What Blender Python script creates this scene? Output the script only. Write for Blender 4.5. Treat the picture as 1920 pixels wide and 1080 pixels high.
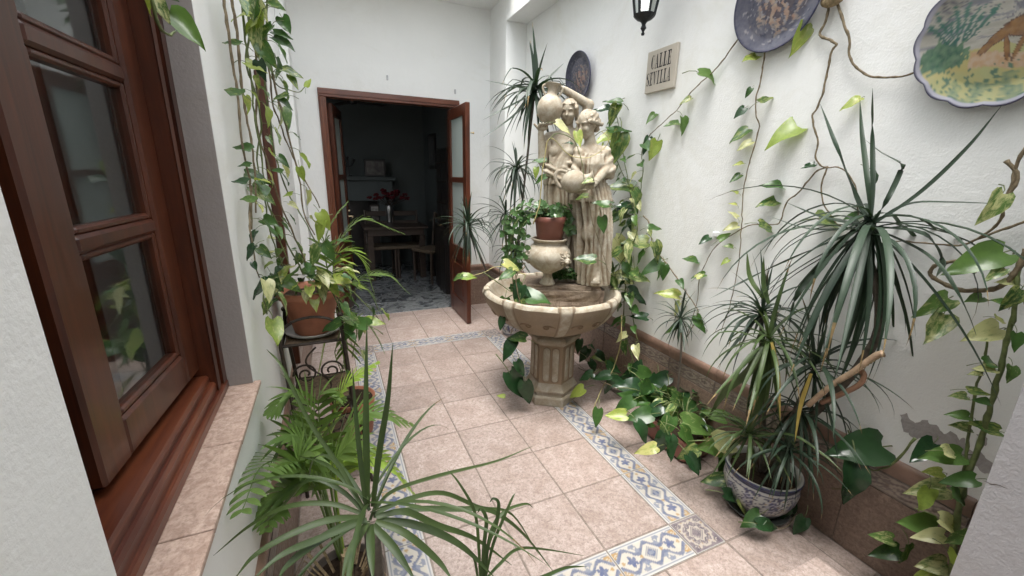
import bpy, bmesh, math, random
import numpy as np
from mathutils import Vector, Matrix
from mathutils import noise as mnoise
random.seed(7)
for o in list(bpy.data.objects): bpy.data.objects.remove(o)
scene = bpy.context.scene
COL = scene.collection
rad = math.radians

# ------------------------------------------------------------------ camera
CAM_F, CAM_YAW, CAM_PITCH, CAM_ROLL = 767.18, 0.417412, -0.266596, 0.0216719
CAM = Vector((-0.24452, -3.40304, 1.47044))
_cy, _sy, _cp, _sp, _cr, _sr = (math.cos(CAM_YAW), math.sin(CAM_YAW), math.cos(CAM_PITCH), math.sin(CAM_PITCH),
                                math.cos(CAM_ROLL), math.sin(CAM_ROLL))
CF = Vector((_sy*_cp, _cy*_cp, _sp)); _r = Vector((_cy, -_sy, 0)); _u = _r.cross(CF)
CR = _cr*_r + _sr*_u; CU = -_sr*_r + _cr*_u
cam = bpy.data.objects.new('camera', bpy.data.cameras.new('camera')); COL.objects.link(cam)
cam.data.sensor_width = 36; cam.data.lens = CAM_F/1920*36; cam.data.clip_end = 500; cam.data.clip_start = 0.02
_m = Matrix((CR, CU, -CF)).transposed().to_4x4(); _m.translation = CAM
cam.matrix_world = _m
scene.camera = cam

# ------------------------------------------------------------------ sky, sun, exposure
SUN_EL, SUN_AZ = rad(76), rad(215)
w = bpy.data.worlds.new('World'); scene.world = w; w.use_nodes = True
nt = w.node_tree; bg = nt.nodes['Background']
sky = nt.nodes.new('ShaderNodeTexSky'); sky.sky_type = 'NISHITA'; sky.sun_disc = False
sky.sun_elevation = SUN_EL; sky.sun_rotation = SUN_AZ; sky.dust_density = 4.0; sky.air_density = 1.0; sky.ozone_density = 1.0
hs = nt.nodes.new('ShaderNodeHueSaturation'); hs.inputs['Saturation'].default_value = 0.24
nt.links.new(sky.outputs[0], hs.inputs['Color']); nt.links.new(hs.outputs[0], bg.inputs['Color'])
bg.inputs['Strength'].default_value = 0.15
sun = bpy.data.objects.new('sun', bpy.data.lights.new('sun', 'SUN')); COL.objects.link(sun)
sun.data.energy = 0.8; sun.data.angle = rad(30); sun.data.color = (1.0, 0.97, 0.93)
_d = Vector((math.sin(SUN_AZ)*math.cos(SUN_EL), math.cos(SUN_AZ)*math.cos(SUN_EL), math.sin(SUN_EL)))
sun.rotation_euler = (-_d).to_track_quat('-Z', 'Y').to_euler()
vs = scene.view_settings; vs.view_transform = 'Standard'; vs.look = 'None'; vs.gamma = 1; vs.use_curve_mapping = False
vs.exposure = 2.25
scene.cycles.max_bounces = 10; scene.cycles.diffuse_bounces = 6; scene.cycles.transparent_max_bounces = 16
try: scene.cycles.use_denoising = True
except Exception: pass

# ------------------------------------------------------------------ where things stand (rays of the surveyed camera)
def ray(u, v): return CF + CR*((u-960)/CAM_F) - CU*((v-540)/CAM_F)
def onx(u, v, x): d = ray(u, v); return CAM + d*((x-CAM.x)/d.x)
def ony(u, v, y): d = ray(u, v); return CAM + d*((y-CAM.y)/d.y)
def onz(u, v, z=0.): d = ray(u, v); return CAM + d*((z-CAM.z)/d.z)
def wallR(u, v, off=.02): return onx(u, v, XR-off)
def left(u, v, y):
    p = ony(u, v, y)
    return p if p.x > XL+.035 else onx(u, v, XL+.035)
XL, XR, YF = -0.5, 1.615, 1.0

# ------------------------------------------------------------------ object helpers
def child(o, p):
    o.parent = p; o.matrix_parent_inverse = p.matrix_basis.inverted()
def tag(o, label=None, cat=None, group=None, kind=None):
    if label: o['label'] = label
    if cat: o['category'] = cat
    if group: o['group'] = group
    if kind: o['kind'] = kind
    return o
def empty(name, loc, label, cat, group=None):
    o = bpy.data.objects.new(name, None); COL.objects.link(o); o.location = loc; o.empty_display_size = .05
    o.matrix_basis = Matrix.Translation(loc)
    return tag(o, label, cat, group)
def put(name, me, mat=None, parent=None, M=None):
    o = bpy.data.objects.new(name, me); COL.objects.link(o)
    if mat is not None and len(me.materials) == 0: me.materials.append(mat)
    if M is not None: o.matrix_basis = M
    if parent is not None: child(o, parent)
    return o
class MB:
    def __init__(s): s.v = []; s.f = []; s.mi = []; s.col = None; s.m = 0
    def add(s, vs, fs):
        n = len(s.v); s.v += [tuple(a) for a in vs]; s.f += [tuple(i+n for i in f) for f in fs]; s.mi += [s.m]*len(fs); return s
    def box(s, x0, x1, y0, y1, z0, z1):
        return s.add([(x0,y0,z0),(x1,y0,z0),(x1,y1,z0),(x0,y1,z0),(x0,y0,z1),(x1,y0,z1),(x1,y1,z1),(x0,y1,z1)],
                     [(3,2,1,0),(4,5,6,7),(0,1,5,4),(1,2,6,5),(2,3,7,6),(3,0,4,7)])
    def bbox(s, x0, x1, y0, y1, z0, z1, b=.003):
        """box with a chamfer on every edge"""
        bm = bmesh.new(); bmesh.ops.create_cube(bm, size=1)
        for v in bm.verts: v.co = ((x0+x1)/2+v.co.x*(x1-x0), (y0+y1)/2+v.co.y*(y1-y0), (z0+z1)/2+v.co.z*(z1-z0))
        bmesh.ops.bevel(bm, geom=bm.edges[:], offset=b, segments=1, affect='EDGES', profile=.5)
        bm.verts.index_update()
        s.add([v.co[:] for v in bm.verts], [[v.index for v in f.verts] for f in bm.faces]); bm.free(); return s
    def tube(s, pts, r, n=6, cap=True):
        pts = [Vector(p) for p in pts]; m = len(pts)
        rr = r if hasattr(r, '__len__') else [r]*m
        t0 = (pts[1]-pts[0]).normalized(); ref = Vector((0,0,1)) if abs(t0.z) < .9 else Vector((1,0,0))
        a = t0.cross(ref).normalized(); vs = []; fs = []
        for i, p in enumerate(pts):
            t = (pts[min(i+1,m-1)]-pts[max(i-1,0)])
            t = t.normalized() if t.length > 1e-9 else t0
            a = (a - t*a.dot(t)); a = a.normalized() if a.length > 1e-6 else t.orthogonal().normalized()
            b = t.cross(a)
            for k in range(n):
                th = 2*math.pi*k/n; vs.append(p + (a*math.cos(th)+b*math.sin(th))*rr[i])
        for i in range(m-1):
            for k in range(n): fs.append((i*n+k, i*n+(k+1)%n, (i+1)*n+(k+1)%n, (i+1)*n+k))
        if cap: fs.append(tuple(range(n-1,-1,-1))); fs.append(tuple(range((m-1)*n, m*n)))
        return s.add(vs, fs)
    def lathe(s, prof, n=32, c=(0,0,0), fn=None, close=False):
        vs = []; fs = []; m = len(prof)
        for i, (r, z) in enumerate(prof):
            for k in range(n):
                th = 2*math.pi*k/n
                rr, zz = fn(r, z, th) if fn else (r, z)
                vs.append((c[0]+rr*math.cos(th), c[1]+rr*math.sin(th), c[2]+zz))
        for i in range(m-1):
            for k in range(n): fs.append((i*n+k, i*n+(k+1)%n, (i+1)*n+(k+1)%n, (i+1)*n+k))
        if close: fs.append(tuple(range(n-1,-1,-1))); fs.append(tuple(range((m-1)*n, m*n)))
        return s.add(vs, fs)
    def prism(s, pts, z0, z1):
        n = len(pts)
        return s.add([(x,y,z0) for x,y in pts]+[(x,y,z1) for x,y in pts],
                     [tuple(range(n-1,-1,-1)), tuple(range(n,2*n))]+[(i,(i+1)%n,n+(i+1)%n,n+i) for i in range(n)])
    def ball(s, c, r, n=10, m=7):
        r = r if hasattr(r, '__len__') else (r,r,r); vs = []; fs = []
        for i in range(m+1):
            ph = math.pi*i/m
            for k in range(n):
                th = 2*math.pi*k/n
                vs.append((c[0]+r[0]*math.sin(ph)*math.cos(th), c[1]+r[1]*math.sin(ph)*math.sin(th), c[2]+r[2]*math.cos(ph)))
        for i in range(m):
            for k in range(n): fs.append((i*n+k, (i+1)*n+k, (i+1)*n+(k+1)%n, i*n+(k+1)%n))
        return s.add(vs, fs)
    def xf(s, M, start=0):
        s.v = s.v[:start] + [tuple(M @ Vector(v)) for v in s.v[start:]]; return s
    def mesh(s, name='mesh', mats=(), smooth=False, cols=None):
        me = bpy.data.meshes.new(name); me.from_pydata(s.v, [], s.f)
        for m in mats: me.materials.append(m)
        if len(mats) > 1: me.polygons.foreach_set('material_index', s.mi)
        if smooth: me.polygons.foreach_set('use_smooth', [True]*len(me.polygons))
        if cols is not None:
            a = me.color_attributes.new('paint', 'FLOAT_COLOR', 'POINT')
            a.data.foreach_set('color', np.c_[np.asarray(cols, np.float32), np.ones(len(s.v), np.float32)].ravel())
        me.update(); return me
    def build(s, name, mat, parent=None, smooth=False, cols=None, M=None):
        mats = mat if isinstance(mat, (list, tuple)) else [mat]
        return put(name, s.mesh(name, mats, smooth, cols), None, parent, M)
def smooth_auto(me, deg=40):
    me.polygons.foreach_set('use_smooth', [True]*len(me.polygons))
    bm = bmesh.new(); bm.from_mesh(me); c = rad(deg)
    for e in bm.edges:
        if len(e.link_faces) == 2 and e.calc_face_angle(0) > c: e.smooth = False
    bm.to_mesh(me); bm.free()
def spline(pts, k=6):
    """Catmull-Rom through the points"""
    P = [Vector(p) for p in pts]; out = []
    Q = [P[0]*2-P[1]] + P + [P[-1]*2-P[-2]]
    for i in range(1, len(Q)-2):
        p0,p1,p2,p3 = Q[i-1:i+3]
        for j in range(k):
            t = j/k
            out.append(.5*((2*p1)+(p2-p0)*t+(2*p0-5*p1+4*p2-p3)*t*t+(3*p1-p0-3*p2+p3)*t**3))
    return out + [P[-1]]

# ------------------------------------------------------------------ materials
class N:
    def __init__(s, name):
        s.m = bpy.data.materials.new(name); s.m.use_nodes = True; s.t = s.m.node_tree; s.b = s.t.nodes['Principled BSDF']
    def n(s, typ, **k):
        nd = s.t.nodes.new(typ)
        for a, v in k.items():
            if a in nd.inputs: nd.inputs[a].default_value = v
            else: setattr(nd, a, v)
        return nd
    def l(s, a, b): s.t.links.new(a, b)
    def coord(s, kind='Object', scale=1., rnd=False):
        tc = s.n('ShaderNodeTexCoord'); out = tc.outputs[kind]
        if rnd:
            oi = s.n('ShaderNodeObjectInfo'); mu = s.n('ShaderNodeMath', operation='MULTIPLY'); mu.inputs[1].default_value = 37.
            s.l(oi.outputs['Random'], mu.inputs[0])
            ad = s.n('ShaderNodeVectorMath', operation='ADD'); s.l(out, ad.inputs[0]); s.l(mu.outputs[0], ad.inputs[1]); out = ad.outputs[0]
        return out
    def noise(s, vec, scale, detail=4., rough=.55, dist=0.):
        nd = s.n('ShaderNodeTexNoise'); nd.inputs['Scale'].default_value = scale; nd.inputs['Detail'].default_value = detail
        nd.inputs['Roughness'].default_value = rough; nd.inputs['Distortion'].default_value = dist
        if vec is not None: s.l(vec, nd.inputs['Vector'])
        return nd.outputs[0]
    def ramp(s, fac, stops):
        nd = s.n('ShaderNodeValToRGB'); e = nd.color_ramp.elements
        while len(e) < len(stops): e.new(.5)
        for i, (p, c) in enumerate(stops):
            e[i].position = p; e[i].color = (c, c, c, 1) if not hasattr(c, '__len__') else (*c, 1)
        s.l(fac, nd.inputs[0]); return nd.outputs[0]
    def mix(s, fac, a, b, blend='MIX'):
        nd = s.n('ShaderNodeMix', data_type='RGBA', blend_type=blend)
        for val, inp in ((fac, nd.inputs[0]), (a, nd.inputs[6]), (b, nd.inputs[7])):
            if hasattr(val, 'is_linked'): s.l(val, inp)
            elif hasattr(val, '__len__'): inp.default_value = (*val, 1)
            else: inp.default_value = val
        return nd.outputs[2]
    def bump(s, h, strength=.3, dist=.01):
        nd = s.n('ShaderNodeBump'); nd.inputs['Strength'].default_value = strength; nd.inputs['Distance'].default_value = dist
        s.l(h, nd.inputs['Height']); s.l(nd.outputs[0], s.b.inputs['Normal']); return nd
    def base(s, c):
        if hasattr(c, 'is_linked'): s.l(c, s.b.inputs['Base Color'])
        else: s.b.inputs['Base Color'].default_value = (*c, 1)
    def set(s, rough=.5, spec=.5, metal=0., coat=0.):
        s.b.inputs['Roughness'].default_value = rough; s.b.inputs['Specular IOR Level'].default_value = spec
        s.b.inputs['Metallic'].default_value = metal; s.b.inputs['Coat Weight'].default_value = coat; return s
def m_plain(name, c, rough=.5, spec=.5, metal=0., coat=0., var=.12, scale=30., bump=0.):
    k = N(name); v = k.coord('Object', rnd=True); n = k.noise(v, scale)
    k.base(k.mix(k.ramp(n, [(.3, 0.), (.7, 1.)]), [x*(1-var) for x in c], [min(1, x*(1+var)) for x in c])); k.set(rough, spec, metal, coat)
    if bump: k.bump(n, bump, .004)
    return k.m
def m_plaster(name, c=(.83,.84,.82), b=.42, scale=1.):
    k = N(name); v = k.coord('Object')
    big = k.noise(v, 1.6*scale, 5, .6); fine = k.noise(v, 130*scale, 3, .6); mid = k.noise(v, 30*scale, 4, .5)
    st = k.noise(v, .9*scale, 6, .7, 1.5); col = k.mix(k.ramp(big, [(.3, 0.), (.75, 1.)]), [x*.93 for x in c], c)
    col = k.mix(k.ramp(st, [(.52, 0.), (.70, .6)]), col, [c[0]*.84, c[1]*.825, c[2]*.77])
    k.base(col); k.set(.75, .25)
    add = k.n('ShaderNodeMath', operation='MULTIPLY_ADD'); add.inputs[1].default_value = .75
    k.l(fine, add.inputs[0]); k.l(mid, add.inputs[2]); k.bump(add.outputs[0], b, .005); return k.m
def m_tile(name, a, b, c, rough=.32):
    k = N(name); v = k.coord('Object', rnd=True)
    big = k.noise(v, 8, 5, .62, .6); fine = k.noise(v, 62, 5, .7, .5); sp = k.noise(v, 150, 2, .6)
    col = k.mix(k.ramp(big, [(.36, 0.), (.64, 1.)]), a, b)
    col = k.mix(k.ramp(fine, [(.40, 0.), (.64, .85)]), col, c)
    col = k.mix(k.ramp(sp, [(.50, 0.), (.72, .5)]), col, [x*.6 for x in c])
    oi = k.n('ShaderNodeObjectInfo'); hv = k.n('ShaderNodeHueSaturation'); mr_ = k.n('ShaderNodeMapRange'); mr_.inputs['To Min'].default_value = .91; mr_.inputs['To Max'].default_value = 1.07
    k.l(oi.outputs['Random'], mr_.inputs['Value']); k.l(mr_.outputs[0], hv.inputs['Value']); k.l(col, hv.inputs['Color']); col = hv.outputs[0]
    k.base(col); k.set(rough, .45)
    mr = k.ramp(fine, [(.3, rough-.07), (.7, rough+.14)]); k.l(mr, k.b.inputs['Roughness']); k.bump(fine, .12, .002); return k.m
def m_paint(name, rough=.32, coat=.05, grain=.04):
    k = N(name); at = k.n('ShaderNodeAttribute', attribute_name='paint')
    n = k.noise(k.coord('Object', rnd=True), 60, 4)
    k.base(k.mix(k.ramp(n, [(.35, 0.), (.7, grain*3)]), at.outputs['Color'], (.35,.32,.28))); k.set(rough, .5, 0, coat); return k.m
def m_wood(name, a, b, axis=2, rough=.34, coat=.15):
    k = N(name); v = k.coord('Object')
    mp = k.n('ShaderNodeMapping'); sc = [38., 38., 38.]; sc[axis] = 2.2; mp.inputs['Scale'].default_value = sc; k.l(v, mp.inputs[0])
    g = k.noise(mp.outputs[0], 1., 6, .65, .8); g2 = k.noise(v, 4., 3)
    col = k.mix(k.ramp(g, [(.32, 0.), (.68, 1.)]), a, b); col = k.mix(k.ramp(g2, [(.4, 0.), (.7, .5)]), col, [x*.6 for x in a])
    k.base(col); k.set(rough, .5, 0, coat); k.bump(g, .08, .001); return k.m
def m_leaf(name, dark, light, varie=None, vamt=.5, rough=.32, trans=.25, vscale=4.2, nscale=7.):
    k = N(name); v = k.coord('Object', rnd=True); oi = k.n('ShaderNodeObjectInfo'); n = k.noise(v, nscale, 4, .6)
    col = k.mix(oi.outputs['Random'], dark, light)
    col = k.mix(k.ramp(n, [(.3, 0.), (.75, .6)]), col, [x*1.35 for x in light])
    if varie:
        mp = k.n('ShaderNodeMapping'); mp.inputs['Scale'].default_value = (2.2, .7, 1.); k.l(v, mp.inputs[0])
        nv = k.noise(mp.outputs[0], vscale, 5, .7, .5)
        off = k.n('ShaderNodeMath', operation='MULTIPLY_ADD'); off.inputs[1].default_value = vamt
        wn = k.n('ShaderNodeTexWhiteNoise', noise_dimensions='1D'); k.l(oi.outputs['Random'], wn.inputs['W'])
        k.l(wn.outputs['Value'], off.inputs[0]); k.l(nv, off.inputs[2])
        col = k.mix(k.ramp(off.outputs[0], [(.72, 0.), (.92, 1.)]), col, varie)
    k.base(col); k.set(rough, .5); k.bump(n, .15, .003)
    tr = k.n('ShaderNodeBsdfTranslucent'); br = k.mix(1., col, (1.5,1.6,.8), 'MULTIPLY'); k.l(br, tr.inputs['Color'])
    mx = k.n('ShaderNodeMixShader'); mx.inputs[0].default_value = trans
    k.l(k.b.outputs[0], mx.inputs[1]); k.l(tr.outputs[0], mx.inputs[2]); k.l(mx.outputs[0], k.t.nodes['Material Output'].inputs['Surface'])
    return k.m
def m_glass(name, tint=(.9,.95,.95)):
    k = N(name); k.base(tint); k.set(.03, .5); k.b.inputs['Transmission Weight'].default_value = 1.; k.b.inputs['IOR'].default_value = 1.45
    return k.m
MAT = {}
MAT['plaster'] = m_plaster('white_plaster')
MAT['plaster_left'] = m_plaster('white_plaster_smooth', (.83,.84,.82), .2)
MAT['room_dark'] = m_plaster('unlit_room_paint', (.05,.055,.055), .1)  # unlit look of the room put into a near-black colour
MAT['plaster_shade'] = m_plaster('shade_toned_plaster', (.36,.355,.365), .35)  # plaster darkened: the wall end's shade is put into its colour
MAT['reveal'] = m_plaster('grey_reveal_paint', (.30,.275,.26), .3)
MAT["plaster_room"] = m_plaster("dimmed_room_plaster", (.10,.115,.113), .1)  # white room walls darkened, their dimness is in the colour
MAT['tile'] = m_tile('pink_floor_tile', (.33,.26,.225), (.44,.365,.33), (.225,.17,.145))
MAT['skirt'] = m_tile('brown_skirting_tile', (.24,.165,.125), (.31,.225,.175), (.16,.105,.08), .38)
MAT['sill'] = m_tile('sill_tile', (.44,.32,.255), (.56,.43,.355), (.31,.21,.16), .45)
MAT['moulding'] = m_plain('terracotta_moulding', (.215,.135,.10), .38, var=.25, scale=14)
MAT['grout'] = m_plain('grout', (.20,.165,.14), .9, .2, var=.25, scale=40)
MAT['paint'] = m_paint('glazed_paint')
MAT['paint_matt'] = m_paint('worn_glazed_paint', .3, .15, .1)
MAT['wood'] = m_wood('mahogany', (.042,.011,.005), (.115,.030,.011))  # mahogany darkened: shade on the frames is put into the colour
MAT['wood_y'] = m_wood('mahogany_lit', (.070,.017,.009), (.165,.048,.019), 1)  # same mahogany kept lighter, the lit look of the sill rail in its colour
MAT['wood_x'] = m_wood('mahogany_lintel', (.10,.03,.015), (.19,.06,.028), 0)
MAT['wood_door'] = m_wood('reddish_door_wood', (.10,.03,.014), (.20,.065,.028))
MAT['darkwood'] = m_wood('dark_room_wood', (.028,.018,.012), (.05,.032,.022), 0, .5, .0)
MAT['blackwood'] = m_plain('black_lacquer', (.02,.017,.016), .3, var=.2)
MAT['glass'] = m_glass('clear_glass')
MAT['iron'] = m_plain('wrought_iron', (.05,.04,.032), .5, .5, .6, var=.3, scale=60, bump=.2)
MAT['black_iron'] = m_plain('black_iron', (.018,.02,.022), .42, .5, .5, var=.2)
MAT['terracotta'] = m_plain('terracotta', (.36,.145,.085), .62, .3, var=.22, scale=12, bump=.1)
MAT['plastic_pot'] = m_plain('brown_plastic', (.20,.075,.055), .4, .5, var=.15, scale=10)
MAT['soil'] = m_plain('soil', (.035,.024,.017), .95, .1, var=.5, scale=90, bump=.8)
MAT['marble'] = None

# ================================================================== painted patterns (flat glaze print)
CREAM, BLUE, GBLUE, OCHRE, WHITE = [np.array(c) for c in ((.42,.39,.335),(.062,.08,.155),(.15,.17,.22),(.31,.195,.075),(.43,.42,.40))]
def grid_paint(L, W, nx, ny, fn, h=.008, edge=.0012):
    """a tile lying in XY, top at z=0, its top a fine grid that carries the glaze colours"""
    mb = MB(); xs = np.linspace(-L/2, L/2, nx+1); ys = np.linspace(-W/2, W/2, ny+1); cols = []
    for y in ys:
        for x in xs: mb.v.append((x, y, 0.)); cols.append(fn(2*x/L, 2*y/W))
    q = nx+1
    for j in range(ny):
        for i in range(nx): mb.f.append((j*q+i, j*q+i+1, (j+1)*q+i+1, (j+1)*q+i)); mb.mi.append(0)
    n0 = len(mb.v); c = [0, nx, ny*q+nx, ny*q]
    for k in c: x, y, z = mb.v[k]; mb.v.append((x+math.copysign(edge,x), y+math.copysign(edge,y), -h)); cols.append(WHITE*.7)
    for k in range(4): mb.f.append((c[k], n0+k, n0+(k+1)%4, c[(k+1)%4])); mb.mi.append(0)
    return mb.mesh('border_tile', [MAT['paint_matt']], cols=np.array(cols))
def fn_border(x, y, pal=(CREAM, BLUE, GBLUE, OCHRE, WHITE)):
    cr, bl, gb, oc, wh = pal; ay, ax = abs(y), abs(x); c = cr
    if ay > .93 or ax > .985: return wh
    if ay > .80: return gb if .82 < ay < .90 else wh
    yw = .40+.23*math.cos(3*math.pi*x)
    if ay > yw+.03:                                     # outside the wavy ribbon: scrolls
        r = math.hypot((ax-.34)*2.1, ay-.56)
        if .07 < r < .14: c = gb
        r = math.hypot((ax-.90)*2.1, ay-.50)
        if .10 < r < .24: c = oc
        elif r < .06: c = oc
        if c is cr and math.sin(13*ax+4*ay)*math.cos(11*ay-3*ax) > .30: c = gb*1.05
    if abs(ay-yw) < .085: c = bl*.7+gb*.3
    elif abs(ay-yw-.11) < .025: c = gb
    d = ax*3.0+ay*1.5
    if d < .62: c = gb if d > .5 else (cr*.8 if d > .42 else (bl if (ax*9 % 1 < .6) ^ (ay*5 % 1 < .4) else gb))
    fx, fy = (ax-.60)*2.2, y-.06*math.copysign(1, x); r = math.hypot(fx, fy); th = math.atan2(fy, fx)
    if r < .34*(.45+.55*abs(math.cos(2.5*th))): c = bl*1.1
    if math.hypot((ax-.30)*2.1, ay) < .10: c = oc
    if math.hypot((ax-.85)*2.1, ay) < .09: c = oc
    return c
BROWNS = [np.array(c) for c in ((.25,.20,.16),(.075,.05,.042),(.11,.075,.065),(.17,.12,.08),(.23,.18,.145))]
def fn_skirt(x, y):
    ay = abs(y)
    if ay > .9 or abs(x) > .985: return BROWNS[2]
    if ay > .74: return BROWNS[4]
    return fn_border(x, y, BROWNS)
PURP = [np.array(c) for c in ((.36,.32,.275),(.075,.06,.08),(.13,.105,.12),(.26,.17,.085),(.41,.40,.37))]
def fn_corner(x, y):
    cr, bl, gb, oc, wh = PURP; ax, ay = abs(x), abs(y); m = max(ax, ay)
    if m > .95: return wh
    if m > .87: return gb
    r = math.hypot(x, y); th = math.atan2(y, x); c = cr
    ring = .52+.06*math.cos(8*th)
    if abs(r-ring) < .05: c = bl
    elif abs(r-ring-.11) < .03: c = gb
    elif r > ring+.14:
        q = math.hypot(ax-.72, ay-.72); s = math.sin(9*th)*math.cos(14*r)
        if .10 < q < .17 or q < .05: c = bl
        elif s > .35: c = gb
        elif s < -.75: c = oc
    d = ax+ay
    if d < .34: c = bl if (int(ax*14)+int(ay*14)) % 2 else gb
    elif abs(d-.40) < .03: c = bl
    return c
TILE_BORDER = grid_paint(.329, .156, 64, 32, fn_border)
TILE_CORNER = grid_paint(.156, .156, 34, 34, fn_corner)
TILE_SKIRT = grid_paint(.330, .072, 56, 14, fn_skirt)

# ================================================================== ground
S = .335; W0 = .163
mb = MB(); mb.box(XL-.3, XR+.3, -4.8, YF+.0, -.3, -.0035); floor = mb.build('patio_floor', MAT['grout']); tag(floor, 'patio floor of pinkish ceramic tiles framed by a blue patterned border', kind='structure')
_tiles = {}
def ftile(x0, x1, y0, y1, mat='tile', parent=None, z=0., g=.004, name='floor_tile'):
    if x1-x0 < .02 or y1-y0 < .02: return
    k = (round(x1-x0, 3), round(y1-y0, 3), mat)
    if k not in _tiles:
        a, b = (x1-x0)/2-g, (y1-y0)/2-g
        _tiles[k] = MB().bbox(-a, a, -b, b, -.009, 0., .0016).mesh(name, [MAT[mat]])
    R = random.choice((0, math.pi))
    M = Matrix.Translation(((x0+x1)/2, (y0+y1)/2, z+random.uniform(-.0004, .0002))) @ Matrix.Rotation(R, 4, 'Z')
    put(name, _tiles[k], None, parent or floor, M)
for j in range(7):
    for i in range(3): ftile(i*S, (i+1)*S, -(j+1)*S, -j*S)
YN = -7*S-W0; XB = 3*S+W0
def cuts(a, b, start):                                  # tile edges between a and b on a grid through start
    k = math.ceil((a-start)/S-1e-6); e = [a]
    while start+k*S < b-1e-6:
        if start+k*S > a+1e-6: e.append(start+k*S)
        k += 1
    return e+[b]
def field(x0, x1, y0, y1, sx, sy):
    X = cuts(x0, x1, sx); Y = cuts(y0, y1, sy)
    for a, b in zip(X, X[1:]):
        for c, d in zip(Y, Y[1:]): ftile(a, b, c, d)
field(XB, XR-.012, YN, W0, XB, YN); field(XL+.012, -W0, YN, W0, -W0, YN)
field(XL+.012, XR-.012, W0, YF-.002, W0, W0); field(XL+.012, XR-.012, -4.7, YN, XB, YN)
def border(x, y, rot, me=TILE_BORDER): put('border_tile', me, None, floor, Matrix.Translation((x, y, .0004)) @ Matrix.Rotation(rot, 4, 'Z'))
for j in range(7):
    border(3*S+W0/2, -(j+.5)*S, math.pi/2); border(-W0/2, -(j+.5)*S, math.pi/2)
for i in range(3): border((i+.5)*S, W0/2, 0); border((i+.5)*S, -7*S-W0/2, 0)
for x in (-W0/2, 3*S+W0/2):
    for y in (W0/2, -7*S-W0/2): border(x, y, 0, TILE_CORNER)

# ================================================================== walls (unseen tops raised so the sky light falls steeper)
def wall(name, boxes, label, mat='plaster', cat='wall'):
    mb = MB()
    for b in boxes: mb.box(*b)
    return tag(mb.build(name, MAT[mat]), label, cat)
WZ0, WZ1, WY0, WY1 = .85, 2.15, -2.90, -2.08
wl = wall('wall_left', [(XL-.3, XL, -4.8, 1.25, -.2, WZ0), (XL-.3, XL, -4.8, 1.25, WZ1, 4.7), (XL-.3, XL, -4.8, WY0, WZ0, WZ1), (XL-.3, XL, WY1, 1.25, WZ0, WZ1)],
          'white plastered wall pierced by the mahogany window and its tiled sill', 'plaster_left')
wr = wall('wall_right', [(XR, XR+.3, -4.8, 1.25, -.2, 4.7)], 'white plastered wall hung with ceramic plates and creeping vines')
DX0, DX1, DZ = -.215, 1.03, 2.16
wf = wall('wall_far', [(XL+.001, DX0, YF, YF+.22, 0, 3.3), (DX1, XR-.001, YF, YF+.22, 0, 3.3), (DX0, DX1, YF, YF+.22, DZ, 3.3)],
          'white plastered end wall around the open wooden double door')
pr = wall('pillar_right', [(1.405, XR-.001, .575, YF-.001, 0, 4.7)], 'white plastered pier in the corner beyond the fountain', cat='pillar')
pl = wall('pillar_left', [(XL+.001, -.435, .575, YF-.001, 0, 4.7)], 'narrow white plastered pier beside the double door frame', cat='pillar')
br = wall('beam_right', [(1.405, XR-.002, -3.06, .573, 2.86, 4.7)], 'white beam running above the wall of plates', cat='beam')
bl_ = wall('beam_left', [(XL+.002, -.37, -2.0, .573, 2.93, 4.7)], 'white beam running above the window wall', cat='beam')
cf = wall('ceiling_far', [(-.43, 1.403, .45, YF-.001, 3.07, 3.3)], 'white plastered soffit above the double door', cat='ceiling')
wn = wall('wall_near', [(1.275, XR-.001, -3.9, -3.08, 0, 4.7)], 'plaster wall end at the right edge, its shade painted in grey, with a thin crack', 'plaster_shade')
# unseen gallery added behind the camera; ceiling placed to shade the near walls
cg = wall('ceiling_shade', [(XL+.001, XR-.001, -4.8, -4.15, 2.75, 3.0)], 'unseen gallery ceiling added to shade the patio entrance', cat='ceiling')
wb = wall('wall_gallery_added', [(XL+.001, XR-.001, -4.8, -4.65, 0, 2.74)], 'unseen plastered wall added to close the gallery behind the patio')
# hairline crack in the near wall
c0, c1 = onx(1842, 902, 1.275), onx(1890, 916, 1.275)
pts = [c0.lerp(c1, t)+Vector((0, 0, random.uniform(-.002, .002))) for t in np.linspace(0, 1, 7)]
MB().tube([(1.2752, p.y, p.z) for p in pts], [.0003, .0008, .0012, .0012, .001, .0008, .0003], 4).build('crack', MAT['soil'], wn)
# flaked plaster showing the grey render on the right wall
def blob_patch(name, uv, parent, mat, off=.0015, jag=.006):
    P = [onx(u, v, XR-off) for u, v in uv]; Q = []
    for a, b in zip(P, P[1:]+P[:1]):
        n = max(2, int((b-a).length/.006))
        for k in range(n):
            p = a.lerp(b, k/n); j = jag*mnoise.noise(Vector((p.y*60, p.z*60, 3.1)))
            Q.append((XR-off, p.y+j, p.z+jag*mnoise.noise(Vector((p.y*60, p.z*60, 9.7)))))
    n = len(Q); mb = MB(); mb.add(Q+[(XR+.003, y, z) for _, y, z in Q], [tuple(range(n))]+[(i, i+n, (i+1)%n+n, (i+1)%n) for i in range(n)])
    return mb.build(name, mat, parent)
k = N('grey_render'); v = k.coord('Object'); n1 = k.noise(v, 45, 5); k.base(k.mix(n1, (.27,.25,.24), (.42,.395,.385))); k.set(.9, .2); k.bump(n1, .8, .01); MAT['render'] = k.m
blob_patch('bare_render', [(1688,779),(1699,775),(1706,788),(1714,794),(1727,788),(1738,787),(1743,795),(1755,798),(1761,807),(1769,813),(1784,808),(1791,816),(1799,826),(1808,821),(1813,836),(1821,846),(1838,842),(1850,862),(1868,872),(1872,890),(1846,888),(1830,874),(1812,868),(1803,852),(1783,841),(1768,846),(1758,834),(1744,831),(1727,820),(1716,824),(1703,812),(1694,808)], wr, MAT['render'], jag=.007)
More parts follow.
